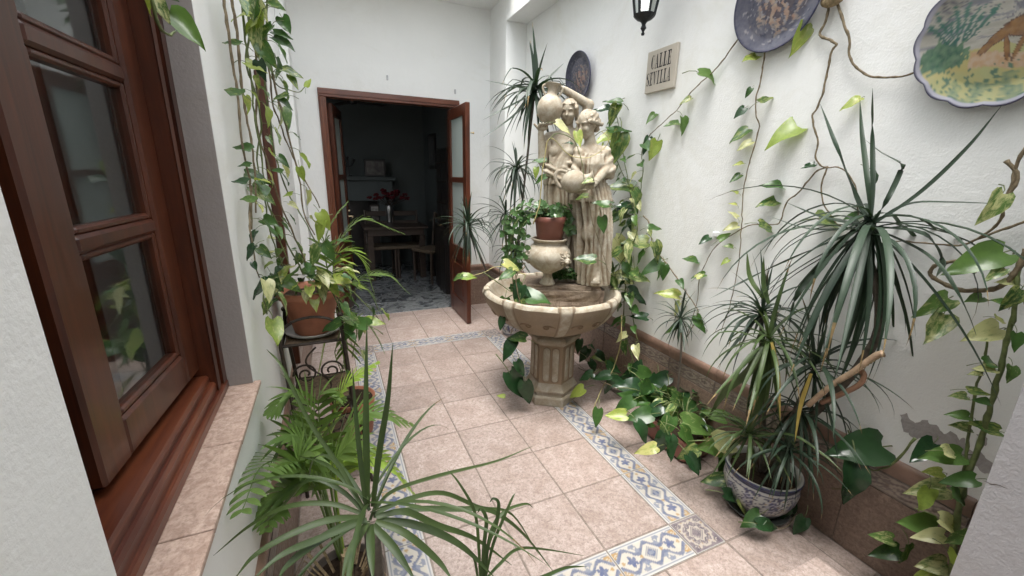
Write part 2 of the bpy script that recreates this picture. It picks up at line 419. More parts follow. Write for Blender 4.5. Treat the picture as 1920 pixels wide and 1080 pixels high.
blob_patch('bare_render', [(1832,816),(1842,812),(1850,824),(1846,836),(1836,830)], wr, MAT['render'])

# ------------------------------------------------------------------ skirting (tiles, patterned strip, moulding), each piece its own part
def moulding_mesh(L):
    pr_ = [(0,.412),(.009,.412),(.0105,.419),(.011,.426),(.0155,.440),(.017,.454),(.0155,.467),(.010,.476),(.003,.480),(0,.481)]
    mb = MB(); n = len(pr_)
    for x in (-L/2+.001, L/2-.001): mb.v += [(x, -d, z) for d, z in pr_]
    mb.f += [(i, i+1, n+i+1, n+i) for i in range(n-1)]+[tuple(range(n))[::-1], tuple(range(n, 2*n))]; mb.mi = [0]*len(mb.f)
    me = mb.mesh('moulding', [MAT['moulding']]); smooth_auto(me, 35); return me
_sk = {}
def skirting(wallo, M, a, b, start, back=True):
    """M maps local (x along the wall, -y out of the wall, z up) to the world"""
    E = cuts(a, b, start)
    for x0, x1 in zip(E, E[1:]):
        L = x1-x0
        if L < .03: continue
        key = round(L, 3)
        if key not in _sk:
            _sk[key] = (MB().bbox(-L/2+.0015, L/2-.0015, -.011, .004, -.002, .329, .0015).mesh('skirting_tile', [MAT['skirt']]), moulding_mesh(L),
                        TILE_SKIRT if abs(L-S) < .01 else grid_paint(L-.005, .072, max(4, int(56*L/S)), 14, lambda x, y, f=L/S: fn_skirt(min(.98, max(-.98, x*f)), y)),
                        MB().box(-L/2, L/2, -.007, .004, .0, .412).mesh('grout_bed', [MAT['grout']]))
        t, mo, bo, gr = _sk[key]; T = M @ Matrix.Translation(((x0+x1)/2, 0, 0))
        put('skirting_tile', t, None, wallo, T); put('moulding', mo, None, wallo, T); put('grout_bed', gr, None, wallo, T)
        put('border_tile', bo, None, wallo, T @ Matrix.Translation((0, -.011, .371)) @ Matrix.Rotation(math.pi/2, 4, 'X'))
MR = Matrix.Translation((XR, 0, 0)) @ Matrix.Rotation(-math.pi/2, 4, 'Z')      # local x -> -y world, local -y -> -x world
skirting(wr, MR, -.573, 3.08, 2.672)
ML = Matrix.Translation((XL, 0, 0)) @ Matrix.Rotation(math.pi/2, 4, 'Z')       # local x -> +y, local -y -> +x
skirting(wl, ML, -3.3, .573, -2.0)
skirting(wf, Matrix.Translation((0, YF, 0)), 1.068, 1.404, 1.404)
skirting(pr, Matrix.Translation((1.405, 0, 0)) @ Matrix.Rotation(-math.pi/2, 4, 'Z'), -YF+.03, -.575, -.575)
skirting(pr, Matrix.Translation((0, .575, 0)), 1.40, XR-.02, 1.40)

# doorstep at the right of the entrance
st = tag(MB().box(.42, 1.27, -3.9, -2.771, .0, .135).build('doorstep', MAT['grout']), 'low tiled doorstep cut by the bottom edge of the view', 'step')
for a, b in ((.43, .62), (.62, .955), (.955, 1.29)):
    for c, d in ((-3.1, -2.765), (-3.435, -3.1), (-3.77, -3.435)): ftile(a, b, c, d, 'tile', st, .146, name='step_tile')

# ================================================================== mahogany window in the left wall
win = empty('casement_window', (XL-.1, (WY0+WY1)/2, WZ0), 'mahogany casement window with dark glass panes above a tiled sill', 'window')
fx0, fx1 = -.66, -.563
def prof_bar(mb, a0, a1, axis, lo, hi, x0, x1):
    """frame bar with a stepped face: axis 'y' or 'z' is its length, lo..hi its width"""
    w_ = hi-lo
    for s, e, xx in ((0., .45, x1), (.45, .72, x1-.010), (.72, 1., x1-.004)):
        p, q = lo+w_*s, lo+w_*e
        if axis == 'z': mb.bbox(x0, xx, p, q, a0, a1, .003)
        else: mb.bbox(x0, xx, a0, a1, p, q, .003)
mb = MB(); prof_bar(mb, WZ0+.03, WZ1, 'z', WY1, WY1-.075, fx0, fx1)
mb.v = [(x, y, z) for x, y, z in mb.v]; mb.build('jamb', MAT['wood'], win)
mb = MB(); prof_bar(mb, WZ0+.03, WZ1, 'z', WY0, WY0+.07, fx0, fx1); mb.build('jamb', MAT['wood'], win)
mb = MB(); prof_bar(mb, WY0+.07, WY1-.075, 'y', WZ1, WZ1-.07, fx0, fx1); mb.build('frame_head', MAT['wood_y'], win)
mb = MB(); mb.bbox(-.70, -.585, WY0, WY1, WZ0+.012, WZ0+.083, .006); mb.bbox(-.60, -.572, WY0, WY1, WZ0+.012, WZ0+.062, .006)
mb.bbox(-.60, -.560, WY0, WY1, WZ0+.006, WZ0+.034, .005); mb.build('frame_sill', MAT['wood_y'], win)
# the leaf: hinged on the far jamb, a few degrees ajar into the room
LW, LZ0, LZ1 = .46, WZ0+.10, WZ1-.06
hinge = Vector((-.602, WY1-.072, 0)); ang = math.atan2(.024, LW)
Ml = Matrix.Translation(hinge) @ Matrix.Rotation(-ang, 4, 'Z') @ Matrix.Rotation(math.pi, 4, 'Z')   # local +y -> towards the camera end, local +x -> into the room
leaf = MB(); sw = .078
leaf.bbox(.0, .042, 0., sw, LZ0, LZ1, .006); lo = leaf.xf(Ml).build('leaf_stile', MAT['wood'], win)
leaf = MB(); leaf.bbox(.0, .042, LW-sw-.012, LW, LZ0, LZ1, .006); leaf.xf(Ml).build('leaf_stile', MAT['wood'], win)
rails = [(LZ0, 1.030), (1.332, 1.362), (1.640, 1.672), (LZ1-.09, LZ1)]
for a, b in rails:
    m_ = MB(); m_.bbox(.001, .041, sw, LW-sw-.012, a, b, .006); m_.xf(Ml).build('leaf_rail', MAT['wood'], win)
for (a, b), (c, d) in zip(rails, rails[1:]):
    m_ = MB(); y0, y1, z0, z1 = sw, LW-sw-.012, b, c; t = .013   # moulded bead round each pane
    for q in ((.006, .034, y0, y0+t, z0, z1), (.006, .034, y1-t, y1, z0, z1), (.006, .034, y0+t, y1-t, z0, z0+t), (.006, .034, y0+t, y1-t, z1-t, z1)): m_.bbox(*q, .004)
    m_.xf(Ml).build('glazing_bead', MAT['wood'], win)
    g = MB(); g.box(.018, .022, y0+.006, y1-.006, z0+.006, z1-.006); g.xf(Ml).build('pane', MAT['glass'], win)
# second leaf, folded back into the room
Ml2 = Matrix.Translation((-.60, WY0+.072, 0)) @ Matrix.Rotation(rad(105), 4, 'Z')
for q in ((0, .042, 0, .07), (0, .042, .33, .40)):
    m_ = MB(); m_.bbox(*q, LZ0, LZ1, .006); m_.xf(Ml2).build('leaf_stile', MAT['wood'], win)
for a, b in rails:
    m_ = MB(); m_.bbox(.001, .041, .07, .33, a, b, .006); m_.xf(Ml2).build('leaf_rail', MAT['wood'], win)
MB().box(-.5625, XL-.0006, WY1-.0045, WY1-.0003, WZ0+.009, WZ1-.001).build('painted_reveal', MAT['reveal'], win)
# tiled sill, one part per tile
ys = [WY0-.02, -2.62, -2.315, WY1+.002]
ys = [-2.92, -2.66, -2.39, -2.145, WY1+.012]
for a, b in zip(ys, ys[1:]):
    M_ = Matrix.Translation((-.548, (a+b)/2, WZ0+.004)) @ Matrix.Rotation(random.uniform(-.006, .006), 4, 'Z')
    put('sill_tile', MB().bbox(-.09, .066, -(b-a)/2+.0012, (b-a)/2-.0012, -.009, .004, .0015).mesh('sill_tile', [MAT['sill']]), None, win, M_)
# dark room behind the window
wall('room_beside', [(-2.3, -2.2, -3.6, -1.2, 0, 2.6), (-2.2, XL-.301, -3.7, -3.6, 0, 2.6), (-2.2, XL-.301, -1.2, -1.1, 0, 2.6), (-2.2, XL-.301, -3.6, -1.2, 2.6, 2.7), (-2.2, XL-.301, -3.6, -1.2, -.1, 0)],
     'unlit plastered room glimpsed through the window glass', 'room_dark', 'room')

# wooden post on the left wall, seen edge-on behind the vines
tag(MB().bbox(XL+.001, XL+.042, -1.13, -1.08, .482, 1.90, .005).build('wooden_post', MAT['wood']), 'reddish wooden post on the window wall behind the hanging vines', 'post')

# ================================================================== double door in the end wall
dd = empty('double_door', (.4, YF, 0), 'reddish wooden glazed double door standing open to a dark dining room', 'door')
def architrave(name, x0, x1, z0, z1, mat):
    mb = MB(); mb.bbox(x0, x1, YF-.020, YF+.10, z0, z1, .004)
    if x1-x0 < .2:
        w_ = x1-x0; mb.bbox(x0+w_*.18, x1-w_*.30, YF-.028, YF-.016, z0, z1, .004)
    else:
        h_ = z1-z0; mb.bbox(x0, x1, YF-.028, YF-.016, z0+h_*.30, z1-h_*.18, .004)
    mb.build(name, mat, dd)
architrave('jamb', -.256, -.190, 0, 2.132, MAT['wood_door']); architrave('jamb', .998, 1.066, 0, 2.132, MAT['wood_door'])
architrave('door_head', -.256, 1.066, 2.134, 2.205, MAT['wood_x'])
k = N('frosted_glass'); k.base((.45,.52,.50)); k.set(.5, .4); k.b.inputs['Transmission Weight'].default_value = .35; MAT['frost'] = k.m
def door_leaf(M, W_, zs):
    T = .042; H0, H1 = .008, 2.10; sw = .10
    for a, b in ((0, sw), (W_-sw, W_)):
        m = MB(); m.bbox(a, b, -T/2, T/2, H0, H1, .004); m.xf(M).build('leaf_stile', MAT['wood'], dd)
    for a, b in ((H0, .20), *zs[:-1], (zs[-1][0], H1)):
        m = MB(); m.bbox(sw, W_-sw, -T/2+.001, T/2-.001, a, b, .004); m.xf(M).build('leaf_rail', MAT['wood'], dd)
    lv = [(.20, zs[0][0])]+[(zs[i][1], zs[i+1][0]) for i in range(len(zs)-1)]
    for i, (a, b) in enumerate(lv):
        m = MB()
        if i == 0: m.bbox(sw, W_-sw, -.012, .012, a, b, .004); m.bbox(sw+.05, W_-sw-.05, -.018, .018, a+.05, b-.05, .005); m.xf(M).build('leaf_panel', MAT['wood'], dd)
        else:
            m.bbox(sw, W_-sw, -.004, .004, a, b, .001); m.xf(M).build('pane', MAT['frost'], dd)
ZS = [(.62, .76), (1.40, 1.45), (2.0, 2.1)]
door_leaf(Matrix.Translation((.955, YF-.010, 0)) @ Matrix.Rotation(rad(-89.5), 4, 'Z'), .615, ZS)
Mlf = Matrix.Translation((-.165, YF+.09, 0)) @ Matrix.Rotation(rad(80), 4, 'Z'); door_leaf(Mlf, .58, ZS)
MAT['brass'] = m_plain('brass', (.55,.45,.28), .3, .5, .9, var=.1)
h = MB(); p = onx(884, 249, .985); h.tube([(.976, p.y, p.z), (1.0, p.y, p.z)], .006, 8); h.ball((1.003, p.y, p.z), .011); h.build('knob', MAT['brass'], dd)
h = MB(); h.tube([Mlf @ Vector((.50, -.02, 1.0)), Mlf @ Vector((.50, -.07, 1.0)), Mlf @ Vector((.40, -.075, 1.0))], .008, 8)
h.ball(Mlf @ Vector((.5, -.03, 1.06)), .014); h.build('handle', MAT['brass'], dd)

# ================================================================== dining room behind the double door; its dimness is put into the colours
k = N('grey_marble'); v = k.coord('Object', rnd=True); n1 = k.noise(v, 3.2, 8, .62, 2.2); n2 = k.noise(v, 14, 5, .6, 1.)
c = k.mix(k.ramp(n1, [(.42, 0.), (.50, 1.), (.60, .15)]), (.06,.068,.076), (.22,.23,.23)); c = k.mix(k.ramp(n2, [(.4, 0.), (.8, .5)]), c, (.05,.06,.07))
k.base(c); k.set(.14, .5); MAT['marble'] = k.m
rf = tag(MB().box(-1.6, 1.45, YF+.0, 5.3, -.2, -.004).build('room_floor', MAT['grout']), 'dining room floor of grey veined marble tiles', kind='structure')
for i in range(8):
    for j in range(11): ftile(-1.6+i*.4, min(1.44, -1.2+i*.4), YF+j*.4, YF+.4+j*.4, 'marble', rf, .002, .001, 'marble_tile')
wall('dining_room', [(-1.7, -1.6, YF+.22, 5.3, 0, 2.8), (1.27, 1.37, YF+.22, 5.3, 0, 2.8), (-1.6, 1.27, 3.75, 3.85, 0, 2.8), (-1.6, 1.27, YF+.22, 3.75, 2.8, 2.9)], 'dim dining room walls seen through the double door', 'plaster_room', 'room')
# table
t = empty('dining_table', (.6, 2.85, 0), 'dark wooden dining table inside the dim room', 'table')
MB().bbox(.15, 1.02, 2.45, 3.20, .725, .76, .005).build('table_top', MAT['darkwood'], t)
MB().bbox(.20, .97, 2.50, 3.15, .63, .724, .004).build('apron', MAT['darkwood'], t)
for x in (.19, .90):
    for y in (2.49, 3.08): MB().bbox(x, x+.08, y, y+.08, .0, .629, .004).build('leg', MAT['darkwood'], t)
MAT['rush'] = m_plain('pale_seat', (.085,.065,.045), .8, .2, var=.25, scale=60, bump=.3)
def chair(x, y, rz, label):
    t = empty('dining_chair', (x, y, 0), label, 'chair', 'chairs round the dining table')
    M = Matrix.Translation((x, y, 0)) @ Matrix.Rotation(rz, 4, 'Z')
    def pt(n, mb, m): mb.xf(M).build(n, m, t)
    pt('seat', MB().bbox(-.2, .2, -.2, .2, .43, .475, .012), MAT['rush'])
    for sx in (-.175, .175):
        pt('leg', MB().tube([(sx, -.17, 0), (sx, -.17, .43)], .018, 8), MAT['darkwood'])
        pt('leg', MB().tube([(sx, .19, 0), (sx, .18, .43), (sx, .24, .95)], .018, 8), MAT['darkwood'])
    for z in (.62, .76, .90): pt('back_slat', MB().bbox(-.17, .17, .205+(z-.6)*.1, .225+(z-.6)*.1, z-.035, z+.035, .004), MAT['darkwood'])
    return t
chair(.39, 2.72, 0, 'dining chair with pale seat tucked under the table, left one'); chair(.78, 2.72, 0, 'dining chair with pale seat tucked under the table, middle one')
chair(1.02, 2.28, rad(-60), 'dark dining chair with tall back at the corner of the table')
# vase with red flowers
vz = empty('flower_vase', (.56, 2.95, .76), 'silver vase of dark red flowers on the dining table', 'vase')
MB().lathe([(.0,0),(.04,.002),(.035,.02),(.045,.10),(.055,.19),(.045,.25),(.04,.26),(.03,.25)], 20, (.56, 2.95, .762)).build('vase_body', m_plain('pewter', (.3,.3,.29), .35, .5, .9), vz, True)
MAT['redflower'] = m_plain('red_flower', (.085,.008,.012), .7, .2, var=.4, scale=60)
rs = random.Random(4)
for i in range(26):
    a, e, r = rs.uniform(0, 6.28), rs.uniform(.15, 1.5), rs.uniform(.12, .24)
    c = Vector((.56+r*math.cos(a)*math.cos(e)*1.2, 2.95+r*math.sin(a)*math.cos(e), 1.13+r*math.sin(e)*.8-.06)); mb = MB()
    for q in range(7):
        th = q*2.4; d = Vector((math.cos(th), math.sin(th), rs.uniform(-.3, .9))).normalized()*.026; mb.ball(c+d, (.018, .018, .014), 6, 4)
    mb.build('blossom', MAT['redflower'], vz, True)
    MB().tube([(.56, 2.95, 1.0), c], .003, 4).build('stem', MAT['soil'], vz)
# mantelpiece with a picture and a candle holder, cabinet, picture
mp_ = empty('mantelpiece', (.2, 3.6, 0), 'pale mantelpiece against the back wall of the dining room', 'mantelpiece')
MB().bbox(-.35, .75, 3.45, 3.749, 1.36, 1.42, .006).build('shelf', MAT['plaster_room'], mp_)
for a, b in ((-.30, -.08), (.48, .70)): MB().bbox(a, b, 3.50, 3.749, 0, 1.359, .005).build('upright', MAT['plaster_room'], mp_)
MB().bbox(-.08, .48, 3.50, 3.749, 1.05, 1.358, .005).build('frieze', MAT['plaster_room'], mp_)
MB().box(-.079, .479, 3.68, 3.748, 0, 1.049).build('firebox', MAT['blackwood'], mp_)
pf = empty('framed_picture', (.46, 3.6, 1.42), 'small dark framed picture standing on the mantelpiece', 'picture')
MB().bbox(.30, .62, 3.58, 3.61, 1.421, 1.68, .006).build('picture_frame', MAT['blackwood'], pf); MB().box(.33, .59, 3.577, 3.579, 1.45, 1.65).build('print', m_plain('dim_print', (.12,.11,.10), .5, var=.6, scale=12), pf)
pf = empty('framed_print', (.24, 2.98, .76), 'small framed print leaning on the dining table beside the vase', 'picture')
MB().bbox(.30, .44, 3.12, 3.135, .762, 1.02, .004).build('picture_frame', MAT['blackwood'], pf); MB().box(.32, .42, 3.116, 3.119, .79, .99).build('print', m_plain('pale_print', (.25,.24,.22), .5, var=.4, scale=20), pf)
ch = empty('candle_holder', (.07, 3.6, 1.42), 'little branched candle holder on the mantelpiece', 'candle holder')
MB().lathe([(.05,0),(.05,.01),(.012,.02),(.010,.16)], 12, (.07, 3.6, 1.421)).build('candle_base', MAT['blackwood'], ch)
for dx in (-.09, 0, .09): MB().tube(spline([(.07, 3.6, 1.56), (.07+dx*.6, 3.6, 1.58), (.07+dx, 3.6, 1.64+.04*(dx == 0))]), .007, 6).ball((.07+dx, 3.6, 1.655+.04*(dx == 0)), .022, 8, 6).build('candle_arm', MAT['blackwood'], ch)
cb = empty('display_cabinet', (1.12, 1.75, 0), 'tall black display cabinet just inside the double door', 'cabinet')
MB().bbox(1.02, 1.268, 1.50, 2.05, .0, .85, .006).build('cabinet_base', MAT['blackwood'], cb); MB().bbox(1.06, 1.268, 1.52, 2.03, .851, 1.78, .006).build('cabinet_top', MAT['blackwood'], cb)
for y0, y1 in ((1.54, 1.76), (1.79, 2.01)):
    MB().bbox(1.052, 1.059, y0, y1, .90, 1.73, .002).build('cabinet_door', MAT['blackwood'], cb); MB().bbox(1.012, 1.019, y0-.01, y1+.01, .06, .80, .002).build('cabinet_door', MAT['blackwood'], cb)
for z in (1.12, 1.38, 1.6): MB().bbox(1.046, 1.051, 1.54, 2.01, z, z+.02, .002).build('cabinet_rail', MAT['darkwood'], cb)
pw = empty('wall_picture', (1.25, 3.1, 1.7), 'dark framed picture on the side wall of the dining room', 'picture')
MB().bbox(1.24, 1.268, 2.85, 3.25, 1.55, 2.05, .006).build('picture_frame', MAT['blackwood'], pw); MB().box(1.236, 1.239, 2.9, 3.2, 1.6, 2.0).build('print', m_plain('dark_print', (.10,.10,.10), .5, var=.5, scale=9), pw)
cl = empty('ceiling_fan', (.15, 2.9, 2.5), 'black ceiling fan just below the dining room ceiling', 'fan')
MB().tube([(.15, 2.9, 2.45), (.15, 2.9, 2.80)], .015, 8).build('fan_rod', MAT['blackwood'], cl); MB().lathe([(.0,-.05),(.06,-.04),(.075,0),(.06,.05),(0,.06)], 16, (.15, 2.9, 2.40)).build('fan_motor', MAT['blackwood'], cl, True)
for q in range(4):
    m = MB(); m.bbox(.07, .48, -.05, .05, 2.39, 2.398, .003); m.xf(Matrix.Translation((.15, 2.9, 0)) @ Matrix.Rotation(q*math.pi/2+.4, 4, 'Z')); m.build('fan_blade', MAT['darkwood'], cl)

# ================================================================== fountain
BC = Vector((1.05, -1.13, 0)); BR, BZ = .453, .767
k = N('aged_cream_stone'); at = k.n('ShaderNodeAttribute', attribute_name='paint'); v = k.coord('Object'); n1 = k.noise(v, 18, 6, .65, .5); n2 = k.noise(v, 120, 3, .6)
c = k.mix(k.ramp(n1, [(.36, 0.), (.64, .72)]), at.outputs['Color'], (.25,.19,.12)); c = k.mix(k.ramp(n2, [(.45, 0.), (.8, .35)]), c, (.19,.145,.095))
k.base(c); k.set(.62, .3); k.bump(n1, .25, .004); MAT['stone'] = k.m
STONE = np.array((.43,.395,.32)); WASH = np.array((.14,.092,.055)); PANEL = np.array((.245,.175,.115))
def stone(mb, name, parent, col=STONE, smooth=True, cols=None):
    o = mb.build(name, MAT['stone'], parent, False, np.tile(col, (len(mb.v), 1)) if cols is None else cols)
    if smooth: smooth_auto(o.data, 38)
    return o
ft = empty('fountain', BC, 'cream cast-stone fountain with ribbed round basin on a fluted hexagonal pedestal', 'fountain')
PC = Vector((1.06, -1.165, 0)); HA = rad(-93)
def hexring(R, k=.89):
    R = R*k
    return [(PC.x+R*math.cos(HA+i*math.pi/3), PC.y+R*math.sin(HA+i*math.pi/3)) for i in range(6)]
def hexstack(levels):
    mb = MB(); n = 6
    for R, z in levels: mb.v += [(x, y, z) for x, y in hexring(R)]
    for i in range(len(levels)-1): mb.f += [(i*n+k, i*n+(k+1)%n, (i+1)*n+(k+1)%n, (i+1)*n+k) for k in range(n)]
    mb.f += [tuple(range(n-1,-1,-1)), tuple(range((len(levels)-1)*n, len(levels)*n))]; mb.mi = [0]*len(mb.f); return mb
ped = stone(hexstack([(.168,.150),(.166,.16),(.166,.415),(.170,.42)]), 'pedestal_shaft', ft, PANEL*1.05, False)
stone(hexstack([(.205,.001),(.207,.008),(.207,.052),(.200,.060),(.188,.063),(.188,.092),(.203,.097),(.203,.106),(.180,.135),(.170,.150)]), 'pedestal_base', ft, STONE*.82, False)
stone(hexstack([(.170,.420),(.176,.428),(.196,.445),(.204,.447),(.206,.462),(.200,.472),(.17,.487)]), 'pedestal_cap', ft, STONE*.8, False)
for i in range(6):                                       # two raised rounded flutes on every face
    a, b = [Vector((*p, 0)) for p in (hexring(.166)[i], hexring(.166)[(i+1)%6])]; nrm = ((a+b)/2-PC); nrm.z = 0; nrm.normalize(); tx = (b-a).normalized()
    for f in (.30, .70):
        c0 = a.lerp(b, f); w_ = .021; mb = MB(); rings = []
        for (sc, dp) in ((1.16, .0005), (1.1, .004), (.92, .007), (.55, .009)):
            rg = []
            for q in range(16):
                th = 2*math.pi*q/16; zz = (.165 + .10*0) ; hz = .098
                dz = math.sin(th)*w_*sc + (hz if math.sin(th) >= 0 else -hz)
                rg.append(c0 + tx*(math.cos(th)*w_*sc) + nrm*dp + Vector((0, 0, .285+dz)))
            rings.append(rg)
        mb.v = [tuple(p) for r in rings for p in r]
        mb.f = [(r*16+q, r*16+(q+1)%16, (r+1)*16+(q+1)%16, (r+1)*16+q) for r in range(3) for q in range(16)]+[tuple(range(48, 64))]; mb.mi = [0]*len(mb.f)
        cols = np.vstack([np.tile(WASH, (16, 1)), np.tile(WASH*1.4, (16, 1)), np.tile(STONE*.93, (32, 1))])
        stone(mb, 'flute', ped, cols=cols)
# basin: outer bowl with brown-washed panels, cream ribs, cream rim
prof = [(.10,.487),(.16,.492),(.22,.508),(.28,.535),(.34,.575),(.385,.620),(.418,.665),(.437,.700),(.447,.728),(.450,.742)]
inner = [(.447,.752),(.44,.764),(.428,.769),(.412,.764),(.404,.748),(.396,.720),(.370,.680),(.32,.640),(.25,.618),(.12,.606),(.0,.604)]
mb = MB(); NB = 96
def wob(r, z, th): return (r*(1+.010*mnoise.noise(Vector((math.cos(th)*3, math.sin(th)*3, z*9)))), z+.004*mnoise.noise(Vector((math.cos(th)*4, math.sin(th)*4, z*5+7))))
mb.lathe(prof, NB, BC, wob); n_out = len(mb.v)
cols = []
for x, y, z in mb.v:
    t_ = mnoise.noise(Vector((x*14, y*14, z*14)))*.5+.5; t2 = mnoise.noise(Vector((x*5, y*5, z*8+4)))*.5+.5; cols.append((PANEL*(.7+.7*t_))*(1-.5*t2)+STONE*.8*(.5*t2))
bowl = stone(mb, 'basin_bowl', ft, cols=np.array(cols))
mb = MB().lathe([prof[-1]]+inner, NB, BC, wob); cols = [STONE*1.15 if z > .735 else (STONE*.85+WASH*.15)*(.9+.3*mnoise.noise(Vector((x*9, y*9, z*9)))) for x, y, z in mb.v]
stone(mb, 'basin_rim', ft, cols=np.array(cols))
for i in range(8):                                       # ribs over the panels
    th0 = rad(-108)+i*math.pi/4; mb = MB(); P2 = prof[2:]+[(.450,.752),(.443,.767),(.428,.772),(.411,.767),(.404,.752)]; cols = []; m_ = 9
    for r, z in P2:
        f = min(1, (r-.2)/.25); hw = (.030+.022*f)/max(r, .2)
        for q in range(m_):
            s_ = q/(m_-1)*2-1; th = th0+s_*hw; lift = .0065 if abs(s_) < .62 else (.0015 if abs(s_) < .8 else (.005 if abs(s_) < .97 else -.003))
            g = lift if z < .75 else lift*.4
            mb.v.append((BC.x+(r+g)*math.cos(th), BC.y+(r+g)*math.sin(th), z+(.0015 if z >= .76 else 0))); cols.append(STONE*1.02 if abs(s_) < .62 else (WASH*1.1 if abs(s_) < .8 else STONE*.8))
    mb.f = [(a*m_+q, a*m_+q+1, (a+1)*m_+q+1, (a+1)*m_+q) for a in range(len(P2)-1) for q in range(m_-1)]; mb.mi = [0]*len(mb.f)
    stone(mb, 'basin_rib', bowl, cols=np.array(cols))
rs = random.Random(11)
for i in range(8):                                       # low relief scrolls on every panel
    th0 = rad(-108)+(i+.5)*math.pi/4
    for s_ in (-1, 1):
        pts = []
        for q in range(26):
            t_ = q/25; sp = (1-t_)*2.6*math.pi; rr = .005+.019*t_; du, dv = s_*(.035+rr*math.cos(sp)*1.1+.02*t_), rr*math.sin(sp)*.8-.008*t_
            z = .635+dv; r = np.interp(z, [p[1] for p in prof], [p[0] for p in prof]); th = th0+du/r*1.3; pts.append((BC.x+(r+.002)*math.cos(th), BC.y+(r+.002)*math.sin(th), z))
        stone(MB().tube(pts, .005, 5), 'scroll_relief', bowl, WASH*1.2)
# rock plinth standing in the basin
OS = Vector((1.16, -1.05, 0)); VS = Vector((.9165, -.4000, 0)); VT = Vector((-.4, -.9165, 0))
def loc2w(s, d, z): return OS+VS*s+VT*d+Vector((0, 0, z))
def SP(u, v, d):                                         # pixel -> local (s, d, z) on the upright plane d in front of the statue axis
    r = ray(u, v); o = OS+VT*d; t = (o-CAM).dot(VT)/r.dot(VT); p = CAM+r*t; q = p-OS; return np.array((q.dot(VS), d, p.z))
k = N('rough_rock'); v = k.coord('Object'); n1 = k.noise(v, 22, 7, .7, .6); n2 = k.noise(v, 7, 3)
c = k.mix(k.ramp(n1, [(.3, 0.), (.7, 1.)]), (.11,.08,.06), (.27,.21,.155)); c = k.mix(k.ramp(n2, [(.45, 0.), (.75, .5)]), c, (.32,.265,.20)); k.base(c); k.set(.85, .25); k.bump(n1, .9, .012); MAT['rock'] = k.m
bm = bmesh.new(); bmesh.ops.create_cube(bm, size=1)
for v_ in bm.verts: v_.co = (v_.co.x*.53+.0, v_.co.y*.33+.04, .70+v_.co.z*.195)
bmesh.ops.bevel(bm, geom=bm.edges[:], offset=.03, segments=2, affect='EDGES'); bmesh.ops.subdivide_edges(bm, edges=bm.edges[:], cuts=5, use_grid_fill=True)
for v_ in bm.verts:
    p = v_.co.copy(); top = p.z > .79
    if not top:
        f = .012*mnoise.noise(p*14)+.010*mnoise.noise(p*38)+.008*(1 if math.sin(p.z*60+2*mnoise.noise(p*6)) > 0 else 0)
        d = Vector((p.x, p.y-.04, 0)).normalized(); v_.co += d*f
    else: v_.co.z += .004*mnoise.noise(p*20)
    v_.co = loc2w(v_.co.x, v_.co.y, v_.co.z)
me = bpy.data.meshes.new('plinth'); bm.to_mesh(me); bm.free(); me.materials.append(MAT['rock']); put('rock_plinth', me, None, ft)

# ================================================================== sculpted figures: distance fields turned into one continuous surface each
def surface_nets(D, o, h):
    ins = D < 0; nx, ny, nz = D.shape; C = [(i, j, k) for i in (0, 1) for j in (0, 1) for k in (0, 1)]
    sl = lambda A, c: A[c[0]:nx-1+c[0], c[1]:ny-1+c[1], c[2]:nz-1+c[2]]
    cnt = sum(sl(ins, c).astype(np.int8) for c in C); mask = (cnt > 0) & (cnt < 8)
    ii = np.argwhere(mask); idx = -np.ones(mask.shape, np.int64); idx[mask] = np.arange(len(ii))
    acc = np.zeros((len(ii), 3)); num = np.zeros(len(ii)); val = {c: sl(D, c)[mask] for c in C}
    for a in C:
        for ax in range(3):
            if a[ax] == 0:
                b = list(a); b[ax] = 1; b = tuple(b); da, db = val[a], val[b]; m = (da < 0) != (db < 0)
                t = np.where(m, da/np.where(m, da-db, 1), 0); p = np.tile(np.array(a, float), (len(ii), 1)); p[:, ax] += t; acc[m] += p[m]; num[m] += 1
    V = (ii+acc/num[:, None])*h+o; F = []
    for ax in range(3):
        sA = [slice(1, -1)]*3; sB = list(sA); sA[ax] = slice(0, D.shape[ax]-1); sB[ax] = slice(1, D.shape[ax])
        a, b = ins[tuple(sA)], ins[tuple(sB)]; e = np.argwhere(a != b); fl = a[a != b]
        e = e+np.array([0 if q == ax else 1 for q in range(3)]); u, w_ = [(1, 2), (2, 0), (0, 1)][ax]
        def cell(du, dw):
            c = e.copy(); c[:, u] -= du; c[:, w_] -= dw
            return idx[c[:, 0], c[:, 1], c[:, 2]]
        q = np.stack([cell(1, 1), cell(0, 1), cell(0, 0), cell(1, 0)], 1); q[~fl] = q[~fl][:, ::-1]; F.append(q)
    return V, np.vstack(F)
